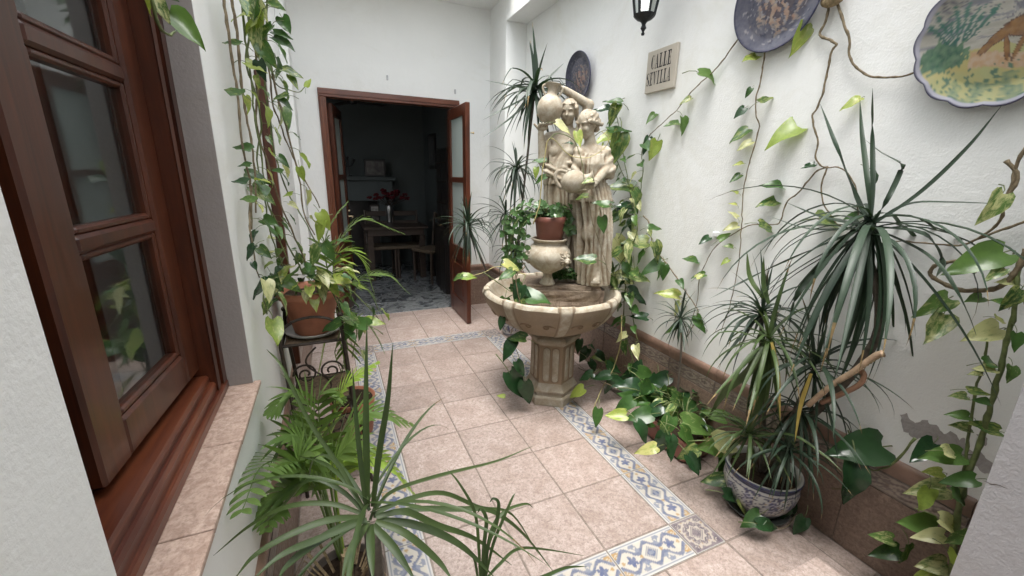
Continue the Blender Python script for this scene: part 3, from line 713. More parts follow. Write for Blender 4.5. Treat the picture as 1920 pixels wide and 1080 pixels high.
class Field:
    def __init__(s, lo, hi, h):
        s.h = h; s.o = np.array(lo, float); n = np.ceil((np.array(hi)-s.o)/h).astype(int)+1
        s.X, s.Y, s.Z = [a.astype(np.float32) for a in np.meshgrid(*[s.o[i]+h*np.arange(n[i]) for i in range(3)], indexing='ij')]
        s.D = np.full(n, 1., np.float32)
    def sub(s, c, r):                                    # index window around a primitive
        n = s.D.shape; lo = np.clip(np.floor((np.array(c)-r-s.o)/s.h).astype(int), 0, n); hi = np.clip(np.ceil((np.array(c)+r-s.o)/s.h).astype(int)+1, 0, n)
        return tuple(slice(a, b) for a, b in zip(lo, hi))
    def join(s, w, d, k):
        a = s.D[w]; h = np.clip(.5+.5*(a-d)/k, 0, 1) if k > 0 else (a > d).astype(np.float32)
        s.D[w] = a*(1-h)+d*h-(k*h*(1-h) if k > 0 else 0)
    def ell(s, c, r, k=.012, fold=None, R=None):
        r = np.array(r, float); m = r.max()+.05; w = s.sub(c, m); p = [s.X[w]-c[0], s.Y[w]-c[1], s.Z[w]-c[2]]
        if R is not None: p = [R[i][0]*p[0]+R[i][1]*p[1]+R[i][2]*p[2] for i in range(3)]
        q = np.sqrt((p[0]/r[0])**2+(p[1]/r[1])**2+(p[2]/r[2])**2); g = np.sqrt((p[0]/r[0]**2)**2+(p[1]/r[1]**2)**2+(p[2]/r[2]**2)**2)+1e-6
        d = q*(q-1)/g
        if fold: d = d-fold(s.X[w], s.Y[w], s.Z[w], p)
        s.join(w, d, k)
    def cap(s, a, b, ra, rb, k=.012, fold=None):
        a, b = np.array(a, float), np.array(b, float); c = (a+b)/2; w = s.sub(c, np.abs(b-a)/2+max(ra, rb)+.05)
        ab = b-a; L = (ab@ab)+1e-9; t = np.clip(((s.X[w]-a[0])*ab[0]+(s.Y[w]-a[1])*ab[1]+(s.Z[w]-a[2])*ab[2])/L, 0, 1)
        d = np.sqrt((s.X[w]-a[0]-t*ab[0])**2+(s.Y[w]-a[1]-t*ab[1])**2+(s.Z[w]-a[2]-t*ab[2])**2)-(ra+(rb-ra)*t)
        if fold: d = d-fold(s.X[w], s.Y[w], s.Z[w], t)
        s.join(w, d, k)
    def column(s, lev, k=.012, amp=.008, nf=9, ph=0., tilt=0., sharp=1.):
        """draped cloth: elliptical sections [(z, cs, cd, rs, rd)] with vertical folds"""
        lev = sorted(lev); zs = [l[0] for l in lev]; z0, z1 = zs[0], zs[-1]
        kk = np.where((s.Z[0, 0] >= z0-.03) & (s.Z[0, 0] <= z1+.03))[0]; w = (slice(None), slice(None), slice(kk[0], kk[-1]+1))
        Z = s.Z[w]; f = lambda i: np.interp(Z[0, 0], zs, [l[i] for l in lev])[None, None, :]
        dx, dy = s.X[w]-f(1), s.Y[w]-f(2); rs_, rd_ = f(3), f(4); th = np.arctan2(dy/rd_, dx/rs_); q = np.sqrt((dx/rs_)**2+(dy/rd_)**2)
        u = th*nf+ph+tilt*(Z-z0)+.9*np.sin(2*th+9*Z)+.5*np.sin(5*th-14*Z); fo = 1-np.abs(np.sin(u))**sharp*1.6; fo = fo*(.55+.45*np.sin(3*th+1.3))+.35*np.sin(2.3*u+1)
        d = (q-1)*np.minimum(rs_, rd_)-amp*fo; d = np.maximum(d, np.maximum(z0-Z, Z-z1)); s.join(w, d, k)
    def cut(s, c, r):
        w = s.sub(c, max(r)+.03); r = np.array(r); q = np.sqrt(((s.X[w]-c[0])/r[0])**2+((s.Y[w]-c[1])/r[1])**2+((s.Z[w]-c[2])/r[2])**2)
        d = (q-1)*r.min(); h = .006; s.D[w] = np.maximum(s.D[w], -d)
    def mesh(s, name, mat, tint=None):
        V, F = surface_nets(s.D, s.o, s.h)
        # laplacian of the surface tells where the brown wash settled when the cast was antiqued
        A = np.zeros_like(V); n = np.zeros(len(V))
        for a, b in ((0, 1), (1, 2), (2, 3), (3, 0)):
            np.add.at(A, F[:, a], V[F[:, b]]); np.add.at(n, F[:, a], 1); np.add.at(A, F[:, b], V[F[:, a]]); np.add.at(n, F[:, b], 1)
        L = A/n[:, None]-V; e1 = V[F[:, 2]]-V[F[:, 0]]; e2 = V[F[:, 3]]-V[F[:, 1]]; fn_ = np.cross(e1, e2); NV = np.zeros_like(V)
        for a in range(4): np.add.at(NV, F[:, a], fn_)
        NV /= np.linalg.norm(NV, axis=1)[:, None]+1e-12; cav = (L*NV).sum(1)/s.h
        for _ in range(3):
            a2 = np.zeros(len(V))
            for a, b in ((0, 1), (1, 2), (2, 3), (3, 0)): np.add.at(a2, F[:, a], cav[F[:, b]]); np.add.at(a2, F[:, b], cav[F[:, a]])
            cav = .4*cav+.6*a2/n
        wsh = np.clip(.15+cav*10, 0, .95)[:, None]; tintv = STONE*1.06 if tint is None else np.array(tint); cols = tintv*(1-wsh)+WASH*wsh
        V = V+.35*L*1.0
        W_ = np.array(OS)+V[:, :1]*np.array(VS)+V[:, 1:2]*np.array(VT)+np.c_[np.zeros((len(V), 2)), V[:, 2]]
        me = bpy.data.meshes.new(name); me.from_pydata(W_.tolist(), [], F[:, ::-1].tolist()); me.materials.append(mat)
        a = me.color_attributes.new('paint', 'FLOAT_COLOR', 'POINT'); a.data.foreach_set('color', np.c_[cols, np.ones(len(cols))].astype(np.float32).ravel())
        me.polygons.foreach_set('use_smooth', [True]*len(me.polygons)); me.update(); return me
def rotv(yaw, pitch=0., roll=0.): return np.array((Matrix.Rotation(yaw, 3, 'Z') @ Matrix.Rotation(pitch, 3, 'X') @ Matrix.Rotation(roll, 3, 'Y')).transposed())
def sculpt_head(f, hair, c, sc, yaw, pitch, style):
    """head facing local +d turned by yaw (about z) and pitch; c = skull centre"""
    Rm = Matrix.Rotation(yaw, 3, 'Z') @ Matrix.Rotation(pitch, 3, 'X'); R_ = np.array(Rm.transposed())
    def at(x, y, z): return np.array(c)+np.array(Rm @ Vector((x*sc, y*sc, z*sc)))
    E = lambda F_, p, r, k=.010, fold=None: F_.ell(at(*p), np.array(r)*sc, k*sc/.1, fold, R_)
    # unit: head height about 2.3 (chin -1.15 .. crown 1.15), face towards +y
    E(f, (0, -.10, .25), (.74, .90, .88)); E(f, (0, .18, -.35), (.58, .62, .72)); E(f, (0, .42, -.88), (.24, .24, .20), .014)
    E(f, (0, .74, -.12), (.10, .16, .26), .006); E(f, (0, .88, -.26), (.11, .13, .10), .005)          # nose
    for s_ in (-1, 1):
        E(f, (s_*.30, .58, -.30), (.26, .22, .24), .014); E(f, (s_*.29, .70, .22), (.24, .12, .07), .008)   # cheek, brow
    for s_ in (-1, 1): f.cut(at(s_*.28, .80, .05), np.array((.15, .13, .085))*sc)
    for s_ in (-1, 1): E(f, (s_*.28, .64, .04), (.13, .10, .07), .003)
    E(f, (0, .74, -.54), (.19, .10, .055), .004); E(f, (0, .72, -.66), (.16, .10, .06), .004)             # lips
    f.cut(at(0, .86, -.60), np.array((.17, .05, .018))*sc)
    def wave(X, Y, Z, p): return sc*(.045*np.sin(13*p[0]/sc+5*p[2]/sc+1.7*np.sin(4*p[1]/sc))+.035*np.sin(17*p[2]/sc+6*p[1]/sc))
    E(hair, (0, -.20, .30), (.82, .90, .80), .010, wave)
    if style == 'bun':
        E(hair, (0, -1.12, -.05), (.40, .40, .42), .010, wave); E(hair, (0, -.95, -.45), (.34, .3, .36), .010, wave)
        for s_ in (-1, 1):
            for q in range(6): E(hair, (s_*(.68+.05*math.sin(q)), .35-.27*q, .24-.10*q), (.15, .20, .17), .006, wave)
    else:
        for s_ in (-1, 1):
            for q in range(5): E(hair, (s_*(.72-.02*q), .22-.16*q, .30-.26*q), (.20, .26, .24), .006, wave)
        for q in range(5): E(hair, (-.5+.25*q, .50, .62+.06*math.sin(q*2)), (.17, .18, .13), .006, wave)
    hair.cut(at(0, .98, -.22), np.array((.62, .52, .72))*sc)
statue = empty('statue', loc2w(0, 0, .80), 'cream cast statue of two draped water carriers holding jugs above the basin', 'statue')
MAT['cast'] = MAT['stone']; H = .0047
# ---- standing back figure with the jug on her shoulder
fa = Field((-.33, -.17, .785), (.17, .16, 2.03), H); ha = Field((-.16, -.14, 1.70), (.08, .14, 2.0), .0042)
hd = SP(1067, 209, .02); g_ = lambda u, v, d: SP(u, v, d)
fa.cap(g_(1066, 228, -.005), g_(1060, 256, -.01), .030, .036)
fa.ell(g_(1054, 276, -.005), (.092, .062, .085), .02); fa.ell(g_(1038, 284, .035), (.036, .030, .036), .016); fa.ell(g_(1064, 286, .038), (.036, .030, .036), .016)
fa.ell(g_(1050, 305, -.005), (.074, .056, .07), .02); fa.cap(g_(1030, 258, -.01), g_(1085, 252, -.01), .034, .034, .03)
zt = lambda v, d=0: SP(1050, v, d)[2]
cs = lambda u, v, d=0: SP(u, v, d)[0]
fa.column([(zt(532), cs(1052, 532), -.02, .105, .088), (zt(450), cs(1050, 450), -.02, .100, .085), (zt(385), cs(1047, 385), -.01, .092, .080), (zt(340), cs(1046, 340), 0, .086, .074), (zt(318), cs(1047, 318), 0, .076, .064)], .012, .016, 7, .4, 6.)
# sash rolled over the hips and cloth hanging from the shoulder
def folds(n, a, q=60.): return lambda X, Y, Z, t: a*np.sin(n*6.28*t+q*Z)
for (a, b, r) in (((1026, 322), (1050, 334), .024), ((1050, 334), (1074, 318), .024), ((1028, 312), (1048, 322), .018), ((1048, 322), (1070, 306), .018)):
    fa.cap(g_(*a, .05), g_(*b, .062), r, r, .010, lambda X, Y, Z, t: .004*np.sin(150*(Z+.5*X)))
for i in range(6): fa.cap(g_(1068-i*3, 262+i*3, .045-.002*i), g_(1060-i*5, 316, .058), .007, .011, .006)
for i in range(4): fa.cap(g_(1030+i*2, 268+i*4, .035), g_(1033+i*5, 314, .055), .007, .011, .006)
fa.column([(zt(345), cs(1047, 345), .004, .090, .076), (zt(318), cs(1049, 318), .004, .084, .070), (zt(298), cs(1054, 298), .0, .084, .064), (zt(284), cs(1062, 284), -.004, .070, .056)], .014, .012, 6, .9, 9.)
# arm under the jug
fa.cap(g_(1029, 260, -.005), g_(1017, 302, .03), .033, .027); fa.cap(g_(1017, 302, .03), g_(1014, 250, .055), .026, .019)
fa.ell(g_(1017, 240, .055), (.034, .024, .017), .010)
for q in range(4): fa.cap(g_(1010+q*4, 237, .075-.004*q), g_(1013+q*6, 231, .10), .0085, .007, .004)
fa.cap(g_(1010, 242, .05), g_(1002, 233, .065), .009, .007, .005)
for i in range(4): fa.cap(g_(1026+i*2, 268+2*i, .03-.02*i), g_(1021+i*3, 312, .02-.02*i), .012, .017, .010)   # sleeve cloth
# raised arm over the head
fa.cap(g_(1088, 246, -.02), g_(1104, 197, -.01), .036, .030); fa.cap(g_(1104, 197, -.01), g_(1062, 170, .03), .030, .020)
fa.ell(g_(1054, 166, .035), (.026, .022, .015), .010)
for q in range(4): fa.cap(g_(1049, 163+q*2.3, .045), g_(1040+q, 168+q*2.5, .052), .0075, .0065, .003)
sculpt_head(fa, ha, hd, .066, rad(22), rad(-10), 'wavy')
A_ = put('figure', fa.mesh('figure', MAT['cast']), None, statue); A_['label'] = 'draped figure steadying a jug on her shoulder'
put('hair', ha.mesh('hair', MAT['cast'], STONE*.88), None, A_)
# ---- front figure tipping a jug at her waist
fb = Field((-.14, -.09, .785), (.30, .29, 1.93), H); hb = Field((-.08, -.06, 1.62), (.20, .26, 1.93), .0042)
D_ = .105
fb.cap(g_(1104, 250, D_), g_(1108, 277, D_-.01), .031, .037)
fb.ell(g_(1108, 302, D_), (.090, .060, .085), .02); fb.ell(g_(1090, 304, D_+.045), (.036, .030, .036), .016); fb.ell(g_(1116, 306, D_+.045), (.036, .030, .036), .016)
fb.ell(g_(1107, 335, D_), (.078, .060, .07), .02); fb.cap(g_(1084, 283, D_), g_(1134, 284, D_-.01), .030, .034, .03)
fb.column([(SP(1110, 356, D_)[2], cs(1107, 356, D_), D_, .088, .072), (SP(1110, 335, D_)[2], cs(1107, 335, D_), D_+.002, .086, .072), (SP(1110, 308, D_)[2], cs(1108, 308, D_), D_+.008, .096, .076), (SP(1110, 290, D_)[2], cs(1111, 290, D_), D_, .088, .062)], .014, .009, 8, .5, 5.)
fb.column([(SP(1110, 531, D_)[2], cs(1115, 531, D_), D_-.01, .122, .098), (SP(1110, 480, D_)[2], cs(1112, 480, D_), D_, .120, .096), (SP(1110, 420, D_)[2], cs(1108, 420, D_), D_, .114, .092), (SP(1110, 372, D_)[2], cs(1106, 372, D_), D_, .104, .082), (SP(1110, 350, D_)[2], cs(1107, 350, D_), D_, .085, .068)], .010, .018, 8, .2, 5.)
fb.column([(SP(1110, 377, D_)[2], cs(1107, 377, D_), D_, .126, .098), (SP(1110, 360, D_)[2], cs(1107, 360, D_), D_, .112, .088), (SP(1110, 342, D_)[2], cs(1107, 342, D_), D_, .090, .072)], .008, .014, 10, 1.)
fb.ell(g_(1101, 437, D_+.075), (.036, .032, .05), .03)                              # knee through the cloth
for i in range(7): fb.cap(g_(1080+i*8.5, 290+abs(i-3)*-2, D_+.045-.004*abs(i-3)), g_(1092+i*4.5, 340, D_+.06-.004*abs(i-3)), .0075, .0085, .006)
for i in range(5): fb.cap(g_(1118+i*5, 276, D_+.03-.012*i), g_(1100+i*8, 300, D_+.062-.012*i), .006, .008, .006)
# sleeve and arm on the open side, other hand under the jug
fb.cap(g_(1134, 289, D_), g_(1141, 322, D_+.025), .038, .046, .015, lambda X, Y, Z, t: .006*np.sin(95*(Z-.7*X)))
fb.cap(g_(1141, 312, D_+.03), g_(1114, 344, D_+.12), .029, .020, .008); fb.ell(g_(1108, 349, D_+.13), (.026, .020, .018), .010)
for q in range(4): fb.cap(g_(1104, 345+q*3, D_+.14), g_(1094+q, 349+q*3, D_+.15), .008, .007, .003)
fb.cap(g_(1085, 288, D_+.01), g_(1079, 325, D_+.05), .030, .028, .015, lambda X, Y, Z, t: .005*np.sin(95*(Z+.7*X)))
fb.cap(g_(1079, 325, D_+.05), g_(1086, 357, D_+.11), .024, .019, .01); fb.ell(g_(1088, 360, D_+.12), (.028, .024, .014), .008)
for q in range(4): fb.cap(g_(1088+q*3, 361, D_+.135), g_(1086+q*4, 356, D_+.17), .0075, .0065, .003)
# foot stepping out under the hem
fb.cap(g_(1121, 512, D_+.07), g_(1119, 524, D_+.085), .024, .022, .01); fb.cap(g_(1119, 525, D_+.075), g_(1116, 528, D_+.135), .021, .018, .008)
for q in range(5): fb.cap(g_(1110+q*3.2, 529.5, D_+.13), g_(1109+q*3.4, 531, D_+.158-.004*q), .0075, .007, .003)
sculpt_head(fb, hb, SP(1101, 233, D_+.01), .072, rad(52), rad(-14), 'bun')
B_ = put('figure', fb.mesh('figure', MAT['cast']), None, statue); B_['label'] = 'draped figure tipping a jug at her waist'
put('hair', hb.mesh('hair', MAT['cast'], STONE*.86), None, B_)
# ---- the two jugs
def jug(M, parent, s_, handles, body):
    mb = MB().lathe([(r*s_, z*s_) for r, z in body], 36); mb.xf(M); j = stone(mb, 'jug', parent, STONE*1.04)
    for side in handles:
        h_ = MB().tube([M @ Vector((side*x*s_, 0, z*s_)) for x, z in [(p.x, p.y) for p in spline([Vector((a, b, 0)) for a, b in ((.36, 1.62), (.62, 1.80), (.76, 1.62), (.66, 1.32), (.50, 1.12))], 5)]], .085*s_, 8); stone(h_, 'jug_handle', j, STONE*.95)
BODY = [(.0,-1.0),(.34,-.98),(.40,-.93),(.62,-.78),(.86,-.45),(.98,-.05),(1.0,.20),(.93,.55),(.74,.88),(.50,1.08),(.40,1.20),(.37,1.38),(.38,1.60),(.44,1.76),(.58,1.88),(.62,1.92),(.58,1.94),(.46,1.86),(.36,1.6),(.32,1.3),(.0,1.2)]
c = SP(1030.5, 208, .055); jug(Matrix.Translation(loc2w(*c)) @ Matrix.Rotation(rad(-24), 4, 'Z') @ Matrix.Rotation(rad(6), 4, 'Y'), statue, .078, (-1, 1), BODY)
c = SP(1073, 341, D_+.135); ax = (VS*.93+Vector((0, 0, .24))+VT*.25).normalized(); side = Vector((0, 0, 1)).cross(ax).normalized()
Mj = Matrix((ax.cross(side)*-1, side, ax)).transposed().to_4x4(); Mj.translation = loc2w(*c)
jug(Mj, statue, .066, (), BODY)
hn = MB().tube(spline([loc2w(*SP(u, v, D_+.13)) for u, v in ((1063, 323), (1050, 320), (1042, 326), (1042, 338), (1050, 350), (1060, 352))], 5), .011, 8); stone(hn, 'jug_handle', statue, STONE*1.0)

# ================================================================== urn with lion heads
uc = SP(1026, 530, .135); UC = loc2w(uc[0], uc[1], .797)
urn = empty('urn', UC, 'cream ceramic urn with lion heads standing on the rock plinth', 'urn')
UP = [(.0,.0),(.046,.0),(.050,.008),(.046,.020),(.034,.040),(.026,.060),(.028,.076),(.050,.090),(.085,.108),(.115,.135),(.135,.17),(.140,.20),(.133,.232),(.112,.258),(.096,.270),(.094,.282),(.104,.292),(.112,.300),(.112,.306),(.098,.306),(.088,.285),(.06,.28)]
def uf(r, z, th): return (r*(1+.05*math.cos(th*14)*(1 if .02 < z < .09 else 0)), z)
UP = [(r*1.02, z*.98) for r, z in UP]
stone(MB().lathe(UP, 84, UC, uf), 'urn_body', urn, STONE*1.1)
def lion(az, label=None):
    f = Field((-.05, -.05, -.06), (.05, .07, .055), .0028)
    f.ell((0, 0, 0), (.034, .022, .036), .006, lambda X, Y, Z, p: .004*np.sin(14*np.arctan2(Z, X))); f.ell((0, .022, -.008), (.019, .022, .017), .006)
    f.ell((0, .040, -.002), (.009, .008, .006), .003)
    for s_ in (-1, 1):
        f.ell((s_*.024, .004, .028), (.010, .008, .010), .003); f.ell((s_*.013, .022, .014), (.010, .008, .006), .003); f.ell((s_*.010, .036, -.014), (.010, .010, .008), .004)
    f.cut((0, .040, -.030), (.011, .020, .009)); f.ell((0, .030, -.040), (.012, .010, .006), .003)
    V, F = surface_nets(f.D, f.o, f.h); d = Vector((math.cos(az), math.sin(az), 0)); sx = Vector((-math.sin(az), math.cos(az), 0))*-1
    pos = UC+d*.128+Vector((0, 0, .188)); Wv = [pos+sx*p[0]*1.15+d*p[1]*1.1+Vector((0, 0, p[2]*1.2)) for p in V]
    mb = MB(); mb.add(Wv, F[:, ::-1].tolist()); cols = np.array([STONE*.95 if p[1] > .008 else STONE*.6+WASH*.4 for p in V]); o = stone(mb, 'lion_head', urn, cols=cols); o.data.polygons.foreach_set('use_smooth', [True]*len(o.data.polygons))
va = math.atan2(VT.y, VT.x); lion(va+rad(42)); lion(va-rad(78))

# ================================================================== things on the right wall
def fbm(x, y, s, seed=0., o=4):
    t = 0.; a = .5
    for i in range(o): t += a*mnoise.noise(Vector((x*s, y*s, seed+i*3.7))); s *= 2; a *= .5
    return t
lerp = lambda a, b, t: a+(b-a)*max(0., min(1., t))
Cc = lambda *c: np.array(c)
def plate(name, y, z, R, fn, label, scallop=0., tilt=5., rimcol=None):
    nr, na = 44, 132; mb = MB(); cols = []; x0 = XR-.012
    T = Matrix.Translation((x0, y, z-R)) @ Matrix.Rotation(rad(-tilt), 4, 'Y') @ Matrix.Translation((0, 0, R))
    def prof_(q): return -.010+(.022*max(0, (q-.72)/.28)**1.3)
    def pos(q, th, back=0.):
        rr = R*q*(1+scallop*q**6*(abs(math.cos(th*7+.3))-.6))
        return T @ Vector((-(.004+prof_(q)+.010)+back, -rr*math.cos(th), rr*math.sin(th)))       # viewer's right is -y
    for i in range(nr+1):
        q = i/nr
        for k in range(na):
            th = 2*math.pi*k/na; mb.v.append(tuple(pos(q, th))); cols.append(fn(q*math.cos(th), q*math.sin(th), q))
    for i in range(nr):
        for k in range(na): mb.f.append((i*na+k, (i+1)*na+k, (i+1)*na+(k+1)%na, i*na+(k+1)%na))
    n0 = len(mb.v)
    for q, bk in ((1.012, .003), (1.0, .008), (.80, .010), (.60, .010)):
        for k in range(na): mb.v.append(tuple(pos(q, 2*math.pi*k/na, bk))); cols.append(rimcol if rimcol is not None else Cc(.05,.06,.14))
    rows = [nr*na]+[n0+j*na for j in range(4)]
    for a, b in zip(rows, rows[1:]):
        for k in range(na): mb.f.append((a+k, b+k, b+(k+1)%na, a+(k+1)%na))
    mb.mi = [0]*len(mb.f)
    t = empty(name, (XR, y, z-R), label, 'plate', 'painted plates on the wall')
    mb.build('dish', MAT['paint'], t, True, np.array(cols)); h_ = MB().tube([(XR-.001, y, z+R*.6), (XR-.014, y, z+R*.62)], .004, 6); h_.build('hook', MAT['black_iron'], t)
def p_dark(seed, warm):
    def fn(x, y, q):
        if q > .965: return Cc(.018,.02,.055)
        base = lerp(Cc(.028,.032,.062), Cc(.085,.085,.115), .5+1.3*fbm(x, y, 3, seed))
        if q > .86: return base
        s_ = fbm(x*1.0, y*2.2, 4.5, seed+5); st = math.sin(22*x+9*y+9*fbm(x, y, 3, seed+2))
        m = 1-((x-.05)**2*1.6+(y+.12)**2*1.8); f = m+1.2*s_
        if f > .75: base = lerp(warm*.7, Cc(.30,.24,.18), .5+1.6*fbm(x, y, 7, seed+9)) if st > -.25 else Cc(.05,.038,.05)
        elif f > .5 and st > .2: base = Cc(.18,.15,.135)
        if fbm(x, y, 12, seed+20) > .22: base = Cc(.20,.19,.20)
        if fbm(x, y, 9, seed+30) < -.25: base = Cc(.022,.025,.05)
        return base
    return fn
plate('wall_plate', -.462, 2.212, .172, p_dark(3., Cc(.30,.13,.13)), 'small dark blue plate on the wall behind the statue')
plate('wall_plate', -2.015, 2.222, .197, p_dark(11., Cc(.33,.17,.12)), 'dark blue plate with brownish scene and a yellow leaf over its edge')
def p_land(x, y, q):
    if q > .978: return Cc(.05,.05,.10)
    if q > .950: return Cc(.30,.30,.36)
    if q > .938: return Cc(.12,.12,.18)
    n = fbm(x, y, 4, 2.); n2 = fbm(x, y, 14, 7.); n3 = fbm(x*.6, y*2.5, 6, 4.)
    c = lerp(Cc(.44,.43,.37), Cc(.62,.60,.53), .5+1.6*n3)
    if n3 > .10 and y > -.05: c = lerp(Cc(.40,.40,.40), Cc(.22,.23,.27), (n3-.10)*7)
    if abs(fbm(x*.5, y*3, 5, 17.)) < .018 and y > .15: c = Cc(.20,.20,.23)
    if y < -.18+.10*n:                                  # rolling meadow and path
        c = lerp(Cc(.50,.52,.24), Cc(.58,.50,.20), .5+2*n)
        if abs(y+.38+.18*x) < .10+.06*n and x > -.35: c = lerp(Cc(.62,.40,.22), Cc(.66,.50,.36), .5+3*n2)
        if n2 > .13 and y < -.42: c = Cc(.11,.22,.15)
        if y < -.55 and n > .02: c = lerp(Cc(.14,.26,.18), Cc(.42,.46,.22), .5+2*n2)
    d = math.hypot((x+.66)/.28, (y+.22)/.22)
    if d < 1+.8*n2: c = lerp(Cc(.05,.15,.10), Cc(.15,.28,.16), .5+2.5*n2)
    gx, gy = x+.52, y+.06                               # clump of teal reeds
    if 0 < gy < .55:
        a = math.atan2(gx, gy+.12)
        if abs(a) < .75 and math.hypot(gx, gy) < .46+.10*math.sin(a*24) and math.sin(a*34+3*n2) > -.35: c = lerp(Cc(.03,.14,.12), Cc(.10,.26,.20), gy*1.8)
    if x > .1 and y > .52+.25*n2-.2*x: c = lerp(Cc(.05,.10,.03), Cc(.18,.26,.08), .5+3*n2)   # overhanging tree
    # a loose brown horse grazing
    def e(cx, cy, rx, ry, rot=0.):
        dx, dy = x-cx, y-cy; u_ = dx*math.cos(rot)+dy*math.sin(rot); v_ = -dx*math.sin(rot)+dy*math.cos(rot); return (u_/rx)**2+(v_/ry)**2
    h_ = min(e(.20, .02, .25, .13), e(-.06, -.04, .17, .065, .75), e(-.20, -.19, .10, .045, .9), *[e(.02+.12*i+.05*(i > 1), -.24, .028, .17, .22*(-1)**i) for i in range(4)], e(.44, -.06, .03, .14, -.3))
    if h_ < 1: c = lerp(Cc(.36,.19,.07), Cc(.20,.09,.04), h_*.7+1.5*n2)
    elif h_ < 1.25: c = Cc(.12,.07,.05)
    return c*.6
plate('wall_plate', -2.757, 1.907, .203, p_land, 'large scalloped cream plate painted with a landscape, mostly in view', .045, 6., Cc(.05,.05,.11))

# street name tile
MAT['signtile'] = m_plain('sign_tile', (.47,.43,.36), .3, .5, 0, .15, var=.06, scale=9)
MAT['ink'] = m_plain('black_glaze', (.02,.018,.022), .3, var=.1)
sg = empty('street_sign', (XR, -1.322, 1.972), 'cream tile street sign with black serif lettering', 'sign')
SY0, SY1, SZ0, SZ1 = -1.203, -1.443, 1.975, 2.206
MB().bbox(XR-.020, XR-.001, SY1, SY0, SZ0, SZ1, .003).build('sign_tile', MAT['signtile'], sg)
def arc(cx, cy, rx, ry, a0, a1, wf, n=18):
    L, R_ = [], []
    for i in range(n+1):
        a = rad(a0+(a1-a0)*i/n); w_ = wf(a); L.append((cx+(rx+w_)*math.cos(a), cy+(ry+w_*.35)*math.sin(a))); R_.append((cx+(rx-w_)*math.cos(a), cy+(ry-w_*.35)*math.sin(a)))
    return [[L[i], L[i+1], R_[i+1], R_[i]] for i in range(n)]
def bxs(*r): return [[(a,c),(b,c),(b,d),(a,d)] for a,b,c,d in r]
GL = {'L': bxs((.18,.50,0,1),(0,.68,.925,1),(0,.95,0,.075))+[[(.95,.0),(.95,.34),(.90,.34),(.72,.0)]],
      'I': bxs((.30,.70,0,1),(.08,.92,.925,1),(.08,.92,0,.075)),
      'E': bxs((.18,.50,0,1),(0,.92,.925,1),(0,.95,0,.075),(.5,.74,.48,.52))+[[(.95,.0),(.95,.30),(.90,.30),(.74,.0)],[(.92,1.),(.92,.72),(.87,.72),(.72,1.)],[(.76,.36),(.76,.64),(.71,.64),(.66,.5),(.71,.36)]],
      'A': [[(.42,1.),(.58,1.),(.95,.0),(.60,.0)],[(.42,1.),(.52,1.),(.19,.0),(.08,.0)]]+bxs((.24,.66,.30,.34),(0,.30,0,.075),(.50,1.05,0,.075)),
      'V': [[(.05,1.),(.40,1.),(.62,.0),(.46,.0)],[(.80,1.),(.91,1.),(.62,.0),(.52,.0)]]+bxs((-.05,.50,.925,1),(.70,1.02,.925,1)),
      'C': arc(.52,.5,.34,.47,52,308,lambda a: .06+.13*max(0,-math.cos(a)))+[[(.86,.62),(.91,.62),(.91,.98),(.86,.98)],[(.86,.06),(.91,.06),(.91,.36),(.86,.36)]],
      'S': arc(.48,.74,.30,.225,30,260,lambda a: .055+.10*max(0,-math.cos(a)))+arc(.48,.26,.32,.225,80,-150,lambda a: .055+.11*max(0,math.cos(a)))+[[(.28,.66),(.46,.74),(.76,.32),(.58,.24)],[(.80,.70),(.85,.70),(.85,.99),(.80,.99)],[(.08,.02),(.13,.02),(.13,.32),(.08,.32)]]}
def word(t, y0, y1, z0, z1):
    w_ = (y0-y1)/len(t)
    for i, ch in enumerate(t):
        mb = MB(); f = .90 if ch != 'I' else .66
        for poly in GL[ch]:
            P = [(XR-.0206, y0-(i+(1-f)/2+p[0]*f)*w_, z0+p[1]*(z1-z0)) for p in poly]; mb.add(P, [tuple(range(len(P)))])
        mb.build('letter', MAT['ink'], sg)
word('CALLE', -1.240, -1.405, 2.103, 2.180); word('SEVILLA', -1.211, -1.412, 2.015, 2.088)

# lantern on its bracket, only the lower half in view
lp = onx(1205, 67, XR-.20); lt = empty('wall_lantern', (XR, lp.y, lp.z), 'black iron lantern with clear panes hanging by the street sign', 'lantern')
Lx, Ly, Lz = lp
MB().lathe([(0,0),(.008,.002),(.010,.010),(.005,.018),(.009,.026),(.016,.036),(.010,.052),(.014,.062),(.022,.070),(.040,.078),(.056,.092),(.060,.100),(.0,.102)], 16, lp).build('finial', MAT['black_iron'], lt, False)
def hx(R, z, k, off=.3): a = off+k*math.pi/3; return Vector((Lx+R*math.cos(a), Ly+R*math.sin(a), Lz+z))
for k_ in range(6):
    MB().tube([hx(.052, .10, k_), hx(.098, .36, k_)], .0065, 5).build('bar', MAT['black_iron'], lt)
    a, b, c, d = hx(.048, .104, k_), hx(.048, .104, k_+1), hx(.093, .356, k_+1), hx(.093, .356, k_); MB().add([a, b, c, d], [(0,1,2,3)]).build('pane', MAT['glass'], lt)
MB().lathe([(.100,.36),(.112,.362),(.112,.372),(.085,.40),(.05,.44),(.03,.45),(.034,.47),(.012,.49),(.008,.53)], 6, lp).build('lantern_roof', MAT['black_iron'], lt)
MB().tube(spline([(Lx, Ly, Lz+.53), (Lx, Ly, Lz+.56), (Lx+.06, Ly, Lz+.58), (XR-.012, Ly, Lz+.48)]), .007, 6).build('bracket', MAT['black_iron'], lt)
MB().bbox(XR-.012, XR-.001, Ly-.03, Ly+.03, Lz+.38, Lz+.56, .003).build('back_plate', MAT['black_iron'], lt)

